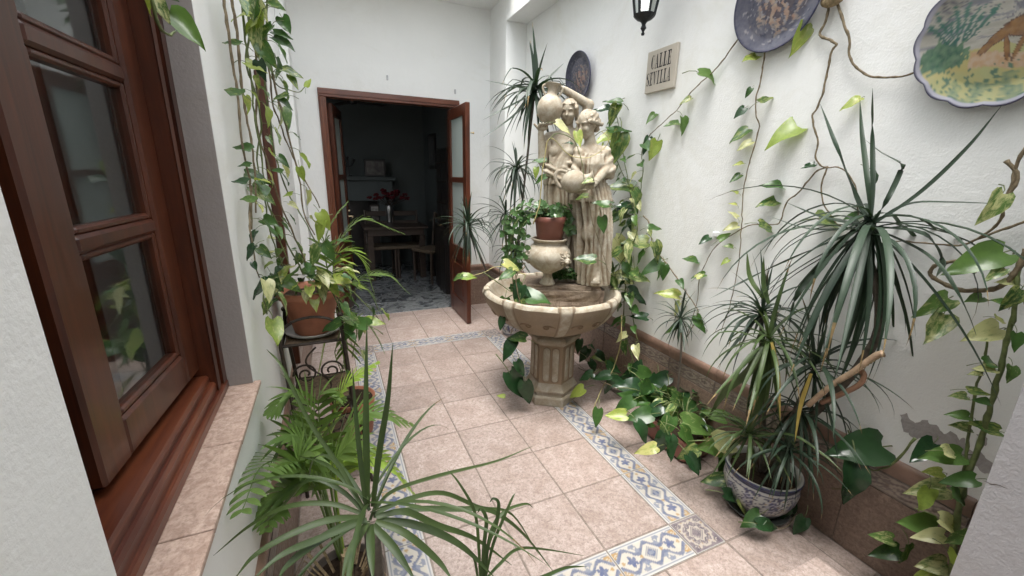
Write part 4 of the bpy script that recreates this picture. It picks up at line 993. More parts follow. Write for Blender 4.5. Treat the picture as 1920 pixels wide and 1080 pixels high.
# small fittings
MAT['whiteplastic'] = m_plain('white_plastic', (.72,.72,.72), .35, var=.04)
p = wallR(1345, 439, 0); tag(MB().bbox(XR-.022, XR-.001, p.y-.016, p.y+.016, p.z-.013, p.z+.013, .004).build('wall_clip', MAT['whiteplastic']), 'small white plastic clip on the wall among the vines', 'clip')
for (u, v, lab) in ((726, 146, 'tiny grey hook on the wall above the middle of the door'), (853, 172, 'tiny grey hook on the wall near the door corner')):
    p = ony(u, v, YF); tag(MB().bbox(p.x-.008, p.x+.008, YF-.012, YF-.001, p.z-.022, p.z+.022, .003).build('wall_hook', m_plain('grey_steel', (.45,.45,.45), .4, .5, .6)), lab, 'hook')

# ================================================================== wrought-iron plant stand
sx, sy = -.362, -1.44
sd = empty('plant_stand', (sx, sy, 0), 'wrought-iron plant stand with woven shelves against the window wall', 'plant stand')
MAT['woven'] = m_plain('woven_rush', (.17,.12,.08), .85, .2, var=.45, scale=90, bump=.6)
lv = [(.757, .118, .118, 0., 0.), (.47, .118, .135, .015, .02), (.21, .125, .15, .03, .03)]
for z, ax_, ay_, ox, oy in lv:
    sh = MB().bbox(sx+ox-ax_+.008, sx+ox+ax_-.008, sy+oy-ay_+.008, sy+oy+ay_-.008, z-.012, z+.004, .004).build('shelf', MAT['woven'], sd)
    C4 = [(sx+ox-ax_, sy+oy-ay_, z), (sx+ox+ax_, sy+oy-ay_, z), (sx+ox+ax_, sy+oy+ay_, z), (sx+ox-ax_, sy+oy+ay_, z)]
    MB().tube(C4+[C4[0]], .007, 6).build('shelf_rim', MAT['iron'], sh)
for i, (a, b) in enumerate(((-1, -1), (1, -1), (1, 1), (-1, 1))):
    P = [(sx+a*.118, sy+b*.118, .86 if b < 0 else .84)]
    for z, ax_, ay_, ox, oy in lv: P.append((sx+ox+a*(ax_+.004), sy+oy+b*(ay_+.004), z))
    P.append((sx+.035+a*.13+.03*(a > 0), sy+.03+b*.165, .0))
    MB().tube(spline(P, 5), .0085, 6).build('leg', MAT['iron'], sd)
    MB().ball((P[0][0], P[0][1], P[0][2]+.012), .014).build('finial', MAT['iron'], sd)
for b in (-1, 1):                                        # arched rails over the top shelf
    A_0 = (sx-.118, sy+b*.118, .80); MB().tube([(sx+.118*math.cos(t), sy+b*.118, .80+.075*math.sin(t)) for t in np.linspace(0, math.pi, 15)], .006, 6).build('arched_rail', MAT['iron'], sd)
def scroll(c, r, axis, flip=1, turns=1.6):
    P = []
    for q in range(30):
        t_ = q/29; a = t_*turns*2*math.pi; rr = r*(1-.8*t_); du, dz = flip*rr*math.cos(a), rr*math.sin(a); P.append((c[0]+(du if axis == 'x' else 0), c[1]+(du if axis == 'y' else 0), c[2]+dz))
    MB().tube(P, .0045, 5).build('scroll', MAT['iron'], sd)
for z in (.62, .35):
    for s_ in (-1, 1): scroll((sx+.13, sy+.02+s_*.055, z), .05, 'y', s_); scroll((sx+.01+s_*.05, sy-.128, z), .05, 'x', s_)
for z in (.09,): scroll((sx+.15, sy-.10, z), .04, 'y', 1); scroll((sx+.15, sy+.12, z), .04, 'y', -1)
for z0, z1 in ((.49, .74), (.23, .46)): MB().tube([(sx+.01+.045*math.sin(t*2), sy-.127, z0+(z1-z0)*t/math.pi) for t in np.linspace(0, math.pi, 25)], .004, 5).build('twist', MAT['iron'], sd)
# pale saucer
tag(MB().lathe([(0,0),(.07,.0),(.105,.010),(.118,.022),(.120,.026),(.112,.024),(.07,.008),(0,.007)], 36, (sx+.004, sy, .762)).build('saucer', m_plain('grey_dish', (.42,.42,.40), .35, var=.1), None, True), 'pale grey dish under the terracotta pot on the stand', 'saucer')

# ================================================================== plants
UPV = Vector((0, 0, 1))
LM = {}
LM['pothos'] = m_leaf('pothos_green', (0.0202,0.0540,0.0158), (0.0468,0.1080,0.0230), (0.3024,0.3312,0.1152), .30)
LM['varie'] = m_leaf('pothos_variegated', (0.0468,0.1008,0.0252), (0.0864,0.1584,0.0360), (0.4464,0.4464,0.2304), .50)
LM['lime'] = m_leaf('pothos_lime', (0.1440,0.2160,0.0396), (0.2376,0.3024,0.0576), (0.4320,0.4176,0.1584), .40)
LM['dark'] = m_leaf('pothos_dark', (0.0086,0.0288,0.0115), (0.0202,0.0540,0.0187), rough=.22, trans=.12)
LM['drac'] = m_leaf('dracaena_blade', (0.0115,0.0259,0.0158), (0.0245,0.0446,0.0245), rough=.5, trans=.12, nscale=14.)
LM['drac2'] = m_leaf('dracaena_blade_fresh', (0.0262,0.0504,0.0144), (0.0524,0.0827,0.0230), rough=.5, trans=.16, nscale=14.)
LM['palm'] = m_leaf('palm_green', (0.0692,0.1296,0.0316), (0.1176,0.1852,0.0444), rough=.4, trans=.3)
LM['palmlime'] = m_leaf('palm_fresh', (0.1900,0.3040,0.0475), (0.2660,0.3800,0.0665), rough=.4, trans=.35)
LM['pep'] = m_leaf('peperomia', (0.0216,0.0612,0.0216), (0.0612,0.1224,0.0396), (0.2736,0.3240,0.1440), .22, rough=.25, trans=.12)
LM['stemg'] = m_plain('green_stem', (.11,.14,.045), .5, var=.35, scale=50)
LM['stemb'] = m_plain('woody_stem', (.17,.135,.085), .7, .2, var=.4, scale=60, bump=.4)
LM['stemy'] = m_plain('yellow_stem', (.38,.33,.14), .5, var=.2)
LM['trunk'] = m_plain('grey_trunk', (.105,.09,.072), .8, .2, var=.35, scale=40, bump=.5)
LM['fibre'] = m_plain('dry_fibre', (.26,.20,.12), .9, .1, var=.5, scale=80, bump=.6)
LM['drytip'] = m_plain('dry_tip', (.16,.115,.055), .8, .2, var=.4, scale=40)
LM['deadleaf'] = m_leaf('yellowed_blade', (.26,.20,.04), (.34,.25,.07), rough=.6, trans=.2)
ST = [(0., -.12, .20), (.07, -.03, .335), (.20, .14, .385), (.36, .33, .375), (.54, .53, .305), (.71, .70, .205), (.87, .865, .095), (1., 1., .004)]
def pothos_mesh(fold, curl, wid, mat, twist=0.):
    mb = MB(); X = (-1., -.55, 0., .55, 1.)
    for c, e, w_ in ST:
        for x in X:
            y = c+(e-c)*abs(x)**1.6; xx = x*w_*wid; z = fold*abs(xx)-curl*y*y+twist*xx*y+.045*math.sin(9*y+3*x+20*fold)*abs(x)+.03*math.sin(4*y+40*curl)
            mb.v.append((xx, y, z))
    for i in range(len(ST)-1):
        for k_ in range(4): mb.f.append((i*5+k_, i*5+k_+1, (i+1)*5+k_+1, (i+1)*5+k_)); mb.mi.append(0)
    # petiole, growing back and down from the leaf base to the node
    mb.m = 1; mb.tube([(0, .03, -.005), (0, -.16, .01), (0, -.38, -.10), (0, -.55, -.30)], [.012, .014, .016, .02], 5)
    return mb.mesh('leaf', [mat, LM['stemg']], True)
PET = Vector((0, -.55, -.30)); POTH = {}
_r = random.Random(3)
for k_ in ('pothos', 'varie', 'lime', 'dark'):
    POTH[k_] = [pothos_mesh(_r.uniform(.12, .5), _r.uniform(.08, .40), _r.uniform(.62, .88), LM[k_], _r.uniform(-.25, .25)) for _ in range(8)]
def basis(tip, nrm):
    y = tip.normalized(); z = nrm-y*nrm.dot(y); z = z.normalized() if z.length > 1e-4 else y.orthogonal().normalized(); x = y.cross(z)
    return Matrix((x, y, z)).transposed()
def leaf_at_node(parent, node, tip, nrm, size, kind, rng):
    M = (basis(tip, nrm)*size).to_4x4(); M.translation = node-(M.to_3x3() @ PET); return put('leaf', rng.choice(POTH[kind]), None, parent, M)
def leaf_px(parent, P, ang, size_px, kind, rng, lean=.9, spin=0.):
    """leaf centred at world point P whose tip points along image angle ang (0 right, 90 down)"""
    s_ = size_px*(P-CAM).dot(CF)/CAM_F; a = rad(ang); tip = CR*math.cos(a)-CU*math.sin(a)
    nrm = -CF+UPV*lean+CR*rng.uniform(-.35, .35)+tip*rng.uniform(-.3, .3)+(CR*-math.sin(a)-CU*math.cos(a))*spin
    tip = tip+CF*rng.uniform(-.25, .25); M = (basis(tip, nrm)*s_).to_4x4(); M.translation = P-(M.to_3x3() @ Vector((0, .42, 0))); return put('leaf', rng.choice(POTH[kind]), None, parent, M)
def stem(parent, pts, r, mat, name='stem', wob=.004, k=5, seed=1, nodes=True):
    P = spline(pts, k); L = len(P)
    P = [p+Vector((mnoise.noise(p*30+Vector((seed, 0, 0))), mnoise.noise(p*30+Vector((0, seed, 5))), mnoise.noise(p*30+Vector((9, 0, seed)))))*wob for p in P]
    rr = [r*(1+(.28 if nodes and i % 4 == 0 else 0))*(1-.45*i/L) for i in range(L)]
    MB().tube(P, rr, 6).build(name, mat, parent, True); return P
def vine(parent, pts, n, sp, size, kinds, seed, r=.0035, mat=None, start=.0, out=.45):
    """stem through pts with leaves every sp metres; n = direction out of the wall"""
    g = random.Random(seed); P = stem(parent, pts, r, mat or LM['stemg'], seed=seed); d = start; side = 1
    for a, b in zip(P, P[1:]):
        d -= (b-a).length
        if d <= 0:
            d = sp*g.uniform(.7, 1.35); t = (b-a).normalized(); lat = t.cross(n).normalized()*side; side = -side
            tip = lat*g.uniform(.35, 1.)+n*g.uniform(.1, .7)-UPV*g.uniform(.25, 1.)+t*g.uniform(-.2, .3); nr = n*g.uniform(.3, 1.)+UPV*g.uniform(.5, 1.1)+lat*g.uniform(-.4, .4)
            leaf_at_node(parent, a, tip, nr, size*g.uniform(.6, 1.25), g.choice(kinds), g)
    return P
NR = Vector((-1, 0, 0)); NL = Vector((1, 0, 0))
def wp(L, off=.02, d=0.): return [wallR(u, v, off+d*i) for i, (u, v) in enumerate(L)]
G = random.Random(21)

# ------------------------------------------------------------------ the big wall creeper (right wall)
wv = empty('wall_creeper', wallR(1555, 4, .03), 'variegated creeper whose thin stems wander over the wall between the plates', 'vine')
V1 = [(1432,60),(1395,62),(1365,100),(1335,137),(1310,158),(1290,180),(1268,207),(1240,233),(1215,256),(1207,268)]
V2 = [(1436,92),(1432,112),(1429,135),(1424,158),(1418,186),(1418,215),(1423,237),(1415,272),(1405,306),(1397,342),(1392,380),(1391,420),(1388,470),(1380,520),(1368,575),(1352,620)]
V3 = [(1556,-12),(1550,35),(1537,64),(1556,76),(1568,84),(1560,95),(1552,130),(1545,165),(1533,200),(1524,216),(1526,237),(1533,265),(1529,296),(1540,312),(1552,313)]
V3b = [(1552,313),(1545,330),(1540,352),(1543,376),(1553,398),(1566,415),(1585,428)]
V4 = [(1566,-12),(1580,40),(1592,75),(1593,108),(1606,126),(1626,140),(1662,146),(1700,141),(1735,130)]
V5 = [(1552,313),(1528,324),(1499,358),(1476,378),(1464,411),(1455,421),(1412,421),(1393,428),(1364,445),(1340,464),(1325,490),(1312,520),(1308,560),(1300,590),(1288,630)]
V6 = [(1552,313),(1575,315),(1597,335),(1607,362),(1608,405),(1606,430)]
V7 = [(1930,412),(1880,430),(1830,450),(1815,456),(1780,459),(1725,455),(1690,452),(1640,458)]
for i, (L, r, m_) in enumerate(((V1, .0040, 'stemb'), (V2, .0042, 'stemb'), (V3, .0060, 'stemb'), (V3b, .0045, 'stemb'), (V4, .0060, 'stemb'), (V5, .0038, 'stemb'), (V6, .0034, 'stemb'), (V7, .0050, 'stemb'))):
    stem(wv, wp(L, .018), r*.82, LM[m_], seed=i+1)
MB().ball(wallR(1562, -3, .03), (.02, .045, .03), 10, 7).build('root_tuft', LM['fibre'], wv, True)
LV = [(1328,146,25,42,'varie'),(1287,188,160,20,'varie'),(1222,219,140,22,'varie'),(1262,231,175,26,'varie'),(1282,233,80,28,'varie'),(1213,270,110,30,'dark'),(1226,280,110,34,'lime'),
      (1408,108,160,30,'lime'),(1404,172,130,14,'pothos'),(1388,210,140,22,'dark'),(1437,186,-20,30,'pothos'),(1388,252,150,34,'pothos'),(1398,270,160,24,'varie'),(1386,306,190,16,'lime'),(1380,333,180,16,'lime'),(1378,360,190,14,'varie'),(1376,382,170,14,'lime'),(1376,402,190,15,'lime'),(1372,425,180,18,'lime'),(1366,462,175,18,'lime'),(1360,490,190,18,'lime'),
      (1476,246,155,60,'lime'),(1503,68,110,50,'lime'),(1598,190,160,30,'lime'),(1438,427,20,36,'pothos'),(1452,346,200,34,'pothos'),(1443,378,170,38,'pothos'),(1516,311,165,22,'dark'),(1640,338,60,34,'dark'),(1560,418,10,60,'pothos'),(1600,405,170,30,'pothos'),
      (1322,449,150,22,'dark'),(1296,487,190,26,'pothos'),(1311,517,170,22,'varie'),(1312,517,0,18,'varie'),(1358,444,-30,24,'varie')]
for u, v, a, s_, kd in LV:
    if s_ < 19: a += G.uniform(-45, 45); kd = G.choice(['varie', 'lime', 'pothos']); s_ *= G.uniform(.8, 1.3)
    leaf_px(wv, wallR(u, v, .035), a, s_*1.12, kd, G)
# second creeper: behind and right of the statue
cr = empty('statue_creeper', wallR(1185, 640, .05), 'leafy pothos climbing the wall between the statue and the street sign', 'vine')
C1 = [(1172,770),(1190,700),(1176,640),(1170,600),(1172,545),(1178,495),(1182,440),(1186,400),(1180,350),(1172,310),(1164,265),(1158,225),(1150,188)]
C2 = [(1186,400),(1200,360),(1205,320),(1203,290),(1207,266)]
C3 = [(1207,405),(1218,420),(1222,450),(1232,472),(1250,495),(1272,525),(1288,550),(1300,568),(1308,585),(1300,610),(1288,632)]
C4 = [(1165,560),(1150,520),(1143,480),(1138,440),(1136,400)]
K = ['pothos', 'pothos', 'varie', 'dark']
vine(cr, wp(C1, .05), NR, .045, .085, K, 31, .0042); vine(cr, wp(C2, .04), NR, .042, .075, K, 32); vine(cr, wp(C3, .03), NR, .085, .080, ['pothos', 'pothos', 'varie'], 33, .004, LM['stemb'])
vine(cr, wp(C4, .09), NR, .05, .09, K, 34); vine(cr, wp([(1195,640),(1188,600),(1182,560),(1190,520),(1188,480)], .10), NR, .045, .09, K, 35); vine(cr, wp([(1140,262),(1150,285),(1163,315),(1178,350),(1186,382)], .03), NR, .06, .075, ['pothos', 'lime'], 36)
vine(cr, wp([(1187,380),(1195,430),(1180,470),(1160,505),(1178,545)], .12), NR, .05, .10, ['varie', 'pothos', 'dark'], 37)
for u, v, a, s_, kd in [(1150,190,200,34,'pothos'),(1130,205,185,36,'dark'),(1150,212,120,40,'pothos'),(1160,244,0,44,'pothos'),(1135,258,150,44,'lime'),(1158,275,100,60,'pothos'),(1165,350,185,54,'pothos'),(1172,385,190,34,'dark'),(1195,375,60,44,'pothos'),(1155,405,170,50,'pothos'),(1128,382,190,44,'pothos'),(1227,427,0,26,'pothos'),(1193,454,180,50,'pothos'),(1232,470,70,40,'pothos'),(1223,500,150,46,'pothos'),(1245,510,90,30,'pothos'),(1255,550,200,42,'lime'),(1200,593,190,32,'dark'),(1195,556,25,50,'dark'),(1160,470,60,60,'varie'),(1160,520,190,55,'varie'),(1192,518,10,50,'varie'),(1135,420,120,38,'pothos'),(1115,534,185,60,'pothos')]:
    leaf_px(cr, wallR(u, v, .09), a, s_, kd, G)

# ------------------------------------------------------------------ near creeper at the right edge
nv = empty('edge_creeper', wallR(1785, 1075, .10), 'thick-stemmed variegated pothos at the right edge in front of the flaked plaster', 'vine')
E1 = [(1782,1110),(1790,1020),(1798,950),(1815,890),(1838,830),(1855,770),(1872,705),(1885,650),(1898,600),(1905,555),(1908,510),(1925,475)]
E2 = [(1790,1090),(1785,1000),(1800,930),(1812,850),(1820,790),(1830,730),(1845,680),(1850,640)]
E3 = [(1925,468),(1910,500),(1895,523),(1868,540),(1830,546),(1795,542),(1762,528),(1744,513),(1752,500),(1778,492),(1800,490),(1815,500),(1828,512)]
E4 = [(1888,300),(1905,330),(1895,360),(1878,385),(1879,405),(1860,428),(1832,448)]
E5 = [(1910,520),(1925,560),(1900,560),(1860,560),(1855,540)]
for i, (L, r, m_) in enumerate(((E1, .0085, 'stemg'), (E2, .005, 'stemg'), (E3, .0075, 'stemb'), (E4, .0055, 'stemb'))): stem(nv, wp(L, .12), r, LM[m_], seed=40+i)
stem(nv, wp([(1935,265),(1910,300),(1895,350),(1878,388)], .12), .005, LM['stemb'], seed=47)
for u, v, a, s_, kd in [(1868,385,125,76,'varie'),(1842,484,165,112,'varie'),(1868,512,150,48,'varie'),(1758,570,160,80,'varie'),(1758,612,130,82,'varie'),(1830,560,175,46,'varie'),(1852,622,170,78,'varie'),(1900,560,120,56,'pothos'),(1876,566,200,36,'pothos'),(1862,680,0,50,'pothos'),(1852,690,190,40,'varie'),(1835,735,10,46,'pothos'),(1845,752,200,34,'pothos'),(1802,742,190,36,'pothos'),(1800,778,190,38,'varie'),(1803,800,195,42,'varie'),(1850,800,200,60,'pothos'),(1770,855,175,90,'varie'),(1785,848,10,52,'varie'),(1735,845,150,70,'dark'),(1752,885,185,40,'lime'),(1745,918,170,76,'pothos'),(1735,935,110,58,'lime'),(1800,935,30,60,'pothos'),(1802,900,170,60,'pothos'),(1728,985,190,86,'varie'),(1745,1005,170,60,'pothos'),(1785,985,30,66,'varie'),(1800,1010,140,50,'varie'),(1752,1060,175,66,'varie'),(1700,1040,90,56,'pothos'),(1665,1035,170,60,'pothos'),(1660,1008,200,48,'pothos'),(1790,1050,60,50,'lime'),(1735,1085,160,66,'lime'),(1895,700,110,40,'pothos'),(1905,640,100,44,'pothos'),(1876,600,20,36,'lime'),(1890,530,190,40,'varie'),(1830,700,180,24,'pothos')]:
    leaf_px(nv, wallR(u, v, .12+.05*G.random()), a, s_*.84, G.choice([kd, kd, 'varie']), G)
leaf_px(nv, wallR(1600, 905, .16), 95, 92, 'dark', G); leaf_px(nv, wallR(1612, 842, .12), 175, 100, 'dark', G)
stem(nv, wp([(1715,822),(1680,865),(1645,882),(1612,872)], .08), .004, LM['stemg'], seed=49)
stem(nv, wp([(1560,915),(1585,918),(1605,905)], .12), .0035, LM['stemb'], seed=50)

# ------------------------------------------------------------------ pots
def lathe_pot(name, c, prof_, mat, parent, n=48): return MB().lathe(prof_, n, c).build(name, mat, parent, True)
def soil(c, r, parent, z):
    mb = MB(); n = 20
    mb.v = [(c[0], c[1], c[2]+z+.008)]+[(c[0]+r*q*math.cos(a*2*math.pi/n), c[1]+r*q*math.sin(a*2*math.pi/n), c[2]+z+.006*mnoise.noise(Vector((a*.7, q*3, 1)))) for q in (.5, 1.) for a in range(n)]
    mb.f = [(0, 1+a, 1+(a+1)%n) for a in range(n)]+[(1+a, 1+n+a, 1+n+(a+1)%n, 1+(a+1)%n) for a in range(n)]; mb.mi = [0]*len(mb.f); return mb.build('soil', MAT['soil'], parent, True)

# terracotta pot with pothos on the stand
pc = Vector((sx+.004, sy, .772))
pp = empty('potted_pothos', pc, 'terracotta pot of pothos on top of the iron stand', 'potted plant')
pot1 = lathe_pot('pot', pc, [(0,0),(.072,0),(.078,.006),(.100,.10),(.120,.165),(.124,.168),(.132,.170),(.135,.178),(.134,.198),(.128,.203),(.118,.200),(.112,.185),(.10,.16),(0,.155)], MAT['terracotta'], pp); soil(pc, .113, pot1, .178)
g = random.Random(5)
for i in range(46):
    a, e = g.uniform(0, 6.28), g.uniform(.1, 1.3); r = g.uniform(.05, .17); c = pc+Vector((r*math.cos(a), r*math.sin(a)*1.1, .17+r*math.sin(e)*1.5)); c.x = max(c.x, XL+.05)
    d = Vector((math.cos(a), math.sin(a), -.3)); leaf_at_node(pp, c, d+UPV*g.uniform(-.5, .5), UPV+d*g.uniform(0, .8), g.uniform(.045, .085), g.choice(['pothos', 'pothos', 'varie', 'lime', 'dark']), g)
for i, L in enumerate(([(585,520),(620,545),(650,580),(668,620),(660,670)], [(590,515),(640,530),(690,575),(712,600)], [(560,515),(520,520),(495,545),(500,590)], [(600,520),(630,560),(640,610),(628,660),(640,700)], [(570,515),(545,470),(520,420),(500,380)])):
    vine(pp, [left(u, v, -1.50-.02*i) for u, v in L], NL, .055, .075, ['pothos', 'varie', 'pothos', 'lime'], 60+i, .0035)
for u, v, a, s_, kd in [(487,541,140,46,'dark'),(500,575,120,34,'pothos'),(520,530,60,36,'pothos'),(545,535,30,40,'varie'),(610,522,20,40,'varie'),(625,540,60,34,'lime'),(640,525,10,40,'lime'),(700,602,0,36,'lime'),(672,603,200,50,'pothos'),(655,620,120,40,'pothos'),(622,610,160,44,'pothos'),(660,600,30,40,'varie'),(575,505,200,36,'varie'),(590,480,120,44,'varie'),(615,470,60,40,'pothos'),(600,430,110,40,'lime'),(608,412,60,36,'lime')]:
    leaf_px(pp, left(u, v, -1.58), a, s_, kd, G)

# hanging vine curtain at the left
hv = empty('hanging_pothos', left(480, -30, -1.75), 'long pothos strands hanging like a curtain beside the window reveal', 'vine')
HS = [([(418,-20),(428,60),(440,140),(448,200),(455,280),(470,350),(472,430)], -1.85, .0042, 'stemb', .16), ([(430,-20),(445,60),(450,130),(457,190),(470,260),(478,330),(480,400)], -1.8, .0046, 'stemb', .14),
      ([(452,-20),(458,60),(470,140),(476,210),(490,290),(500,370),(520,440),(540,490)], -1.7, .0036, 'stemg', .08), ([(470,-20),(478,80),(485,160),(480,230),(500,300),(525,380),(560,460),(580,510)], -1.62, .0046, 'stemb', .10),
      ([(488,-20),(495,60),(508,120),(520,180),(540,250),(560,330),(570,400),(590,440)], -1.6, .0044, 'stemb', .12), ([(500,-20),(500,60),(495,140),(505,220),(515,290),(540,360),(575,420),(600,470)], -1.55, .0038, 'stemg', .10),
      ([(462,-20),(468,50),(462,120),(478,170),(490,230),(482,300),(495,360),(505,430),(530,500)], -1.66, .0038, 'stemg', .09), ([(478,-20),(490,50),(505,140),(512,200),(525,230),(540,270),(556,310),(590,370),(598,390)], -1.55, .0036, 'stemb', .13),
      ([(505,140),(520,160),(545,170),(562,172),(575,160)], -1.55, .0026, 'stemg', .10), ([(472,350),(468,400),(470,440),(478,490),(485,520)], -1.8, .003, 'stemb', .10)]
for i, (L, yy, r, m_, sp) in enumerate(HS): vine(hv, [left(u, v, yy) for u, v in L], NL, sp*1.7, .065, ['pothos', 'varie', 'lime', 'pothos'], 80+i, r, LM[m_])
for u, v, a, s_, kd in [(450,27,180,44,'lime'),(475,40,140,60,'lime'),(490,20,60,50,'varie'),(480,75,100,56,'varie'),(500,60,130,44,'pothos'),(515,8,20,44,'pothos'),(535,45,60,46,'pothos'),(500,100,60,50,'pothos'),(490,130,80,40,'dark'),(528,65,15,40,'pothos'),(530,78,25,46,'pothos'),(435,80,190,44,'pothos'),(478,124,20,44,'lime'),(438,172,200,46,'pothos'),(546,135,10,40,'pothos'),(550,152,60,34,'pothos'),(578,156,-70,22,'lime'),(525,182,170,36,'pothos'),(535,192,30,30,'pothos'),(506,262,60,24,'pothos'),(455,275,200,40,'pothos'),(458,308,190,28,'pothos'),(450,339,190,36,'dark'),(465,372,200,36,'varie'),(565,325,80,30,'lime'),(480,330,10,50,'pothos'),(490,360,30,56,'varie'),(505,415,20,40,'pothos'),(472,446,110,38,'dark'),(470,472,120,36,'dark'),(495,472,40,34,'pothos'),(477,498,60,20,'dark'),(482,150,80,24,'lime'),(530,300,40,30,'pothos'),(520,320,190,24,'pothos'),(540,365,170,24,'lime'),(550,385,30,22,'varie'),(485,45,110,50,'lime'),(472,10,90,50,'varie')]:
    leaf_px(hv, left(u, v, -1.72), a, s_*.88, kd, G)
leaf_px(hv, left(483, 155, -1.72), 90, 18, 'lime', G)
# bright leaves hanging in at the top of the window
tv = empty('window_vine', left(280, -20, -2.45), 'bright pothos tip hanging into view above the window', 'vine')
stem(tv, [left(u, v, -2.42) for u, v in ((280,-25),(290,20),(300,50),(316,64),(330,58))], .003, LM['stemg'], seed=71)
for u, v, a, s_, kd in [(346,50,48,86,'varie'),(300,12,60,44,'varie'),(318,-4,20,40,'pothos'),(276,4,120,36,'lime')]: leaf_px(tv, left(u, v, -2.42), a, s_, kd, G, .9)

# ------------------------------------------------------------------ dracaenas
def blade_mesh(e0, bend, w_, mat, kink=0., n=11, power=1.4):
    mb = MB(); p = Vector((0, 0, 0)); a = e0
    for i in range(n+1):
        t_ = i/n; a = rad(e0-bend*t_**power-(kink if t_ > .62 else 0)); d = Vector((0, math.cos(a), math.sin(a))); up = Vector((0, -math.sin(a), math.cos(a)))
        ww = w_*(.62+.38*min(1, t_*4))*(1-max(0, (t_-.35)/.65)**1.7)+.0005
        mb.v += [tuple(p+Vector((-ww/2, 0, 0))+up*ww*.22), tuple(p), tuple(p+Vector((ww/2, 0, 0))+up*ww*.22)]; p = p+d/n
    tip_ = n-random.Random(int(e0*977+bend*31)).choice((0, 1, 1, 2))
    for i in range(n): mb.f += [(i*3, i*3+1, i*3+4, i*3+3), (i*3+1, i*3+2, i*3+5, i*3+4)]; mb.mi += [int(i >= tip_)]*2
    return mb.mesh('leaf', [mat, LM['drytip']], True)
BL = {}
def blades(kind, mat, w_):
    key = (kind, mat, w_)
    if key not in BL:
        g = random.Random(hash(kind) % 97 if False else len(BL)+1)
        rg = {'up': (74, 88, 4, 30), 'mid': (48, 70, 35, 95), 'flat': (15, 42, 40, 100), 'droop': (5, 40, 85, 118), 'hang': (-68, -30, 12, 40)}[kind]
        BL[key] = [blade_mesh(g.uniform(rg[0], rg[1]), g.uniform(rg[2], rg[3]), w_, LM[mat], g.choice((0, 0, 0, 35)) if kind in ('mid', 'flat') else 0, power=g.uniform(.6, 1.1)) for _ in range(5)]
    return BL[key]
def drac_head(parent, c, L, mix, w_=.075, mat='drac', seed=1, axis=None, az=(0, 6.283), avoid=None):
    g = random.Random(seed); A = (axis or UPV).normalized(); Q = UPV.rotation_difference(A).to_matrix().to_4x4(); tot = 0
    for kind, cnt in mix:
        for i in range(cnt):
            a = az[0]+(az[1]-az[0])*((i+g.uniform(-.4, .4))/cnt) if kind != 'up' else g.uniform(0, 6.283); l_ = L*g.uniform(.72, 1.1)*(1 if kind != 'up' else .95)
            if avoid is not None and avoid(a): continue
            M = Matrix.Translation(c+A*g.uniform(-.035, .03)*L*2) @ Q @ Matrix.Rotation(a, 4, 'Z') @ Matrix.Diagonal((l_, l_, l_, 1)); put('leaf', g.choice(blades(kind, mat, w_)), None, parent, M); tot += 1
def long_leaf(parent, pts, w_, mat='drac2', roll=0.):
    P = spline(pts, 6); mb = MB(); n = len(P)-1
    for i, p in enumerate(P):
        t_ = i/n; d = (P[min(i+1, n)]-P[max(i-1, 0)]).normalized(); s_ = d.cross(UPV*.7-CF*.6+CR*roll).normalized(); up = s_.cross(d); ww = w_*(.7+.3*min(1, t_*4))*(1-max(0, (t_-.4)/.6)**1.8)+.0006
        mb.v += [tuple(p-s_*ww/2+up*ww*.2), tuple(p), tuple(p+s_*ww/2+up*ww*.2)]
    for i in range(n): mb.f += [(i*3, i*3+1, i*3+4, i*3+3), (i*3+1, i*3+2, i*3+5, i*3+4)]; mb.mi += [0, 0]
    mb.build('leaf', LM[mat], parent, True)
def trunk(parent, pts, r):
    P = spline(pts, 8); rr = [r*(1+.10*(i % 3 == 0))*(1-.25*i/len(P)) for i in range(len(P))]; MB().tube(P, rr, 8).build('trunk', LM['trunk'], parent, True)

# big dracaena in the blue and white pot by the right wall
bpc = onz(1430, 882, .2); bpc.z = 0.; bpc = Vector((bpc.x, bpc.y, .016))
bd = empty('potted_dracaena', bpc, 'tall dracaena with several leaf heads in the blue and white pot', 'potted plant')
def fn_pot(th, t_):
    x, y = th*2.6, t_
    if t_ > .84: return Cc(.02,.026,.085)
    if t_ > .81: return Cc(.42,.42,.41)
    if t_ < .10: return Cc(.38,.38,.375)
    if t_ < .17: return Cc(.025,.03,.09)
    if t_ < .21: return Cc(.42,.42,.41)
    if .21 <= t_ < .235 or .765 < t_ < .785: return Cc(.035,.04,.11)
    f = fbm(math.cos(th)*1.3, math.sin(th)*1.3+t_*2.2, 5.5, 3.); f2 = fbm(math.cos(th)*2, math.sin(th)*2+t_*4, 6., 8.)
    ph = (th*5/3.14159) % 1; r = math.hypot((ph-.5)*1.2, (t_-.52)*1.5); a = math.atan2(t_-.52, ph-.5)
    if r < .30*(.6+.4*abs(math.cos(3*a))) and r > .08: return Cc(.05,.05,.12) if math.cos(r*60) > -.2 else Cc(.32,.32,.38)
    if abs(f) < .045 or f2 > .22: return Cc(.035,.035,.085)
    if f2 < -.27: return Cc(.30,.20,.10)
    return Cc(.44,.435,.415)
PP = [(0,0),(.085,0),(.095,.006),(.105,.02),(.128,.055),(.145,.095),(.152,.13),(.150,.16),(.146,.180),(.154,.190),(.157,.200),(.152,.206),(.143,.203),(.135,.19),(.128,.17),(0,.165)]
def dense(pr_, k): 
    o = []
    for (a, b), (c, d) in zip(pr_, pr_[1:]): o += [(a+(c-a)*i/k, b+(d-b)*i/k) for i in range(k)]
    return o+[pr_[-1]]
mb = MB().lathe(dense(PP, 5), 132, bpc); nv_ = len(dense(PP, 5)); cols = []
for i, (r, z) in enumerate(dense(PP, 5)):
    for q in range(132): cols.append(fn_pot(2*math.pi*q/132-math.pi, max(0, min(1, z/.206))) if i < nv_-22 else Cc(.40,.40,.36))
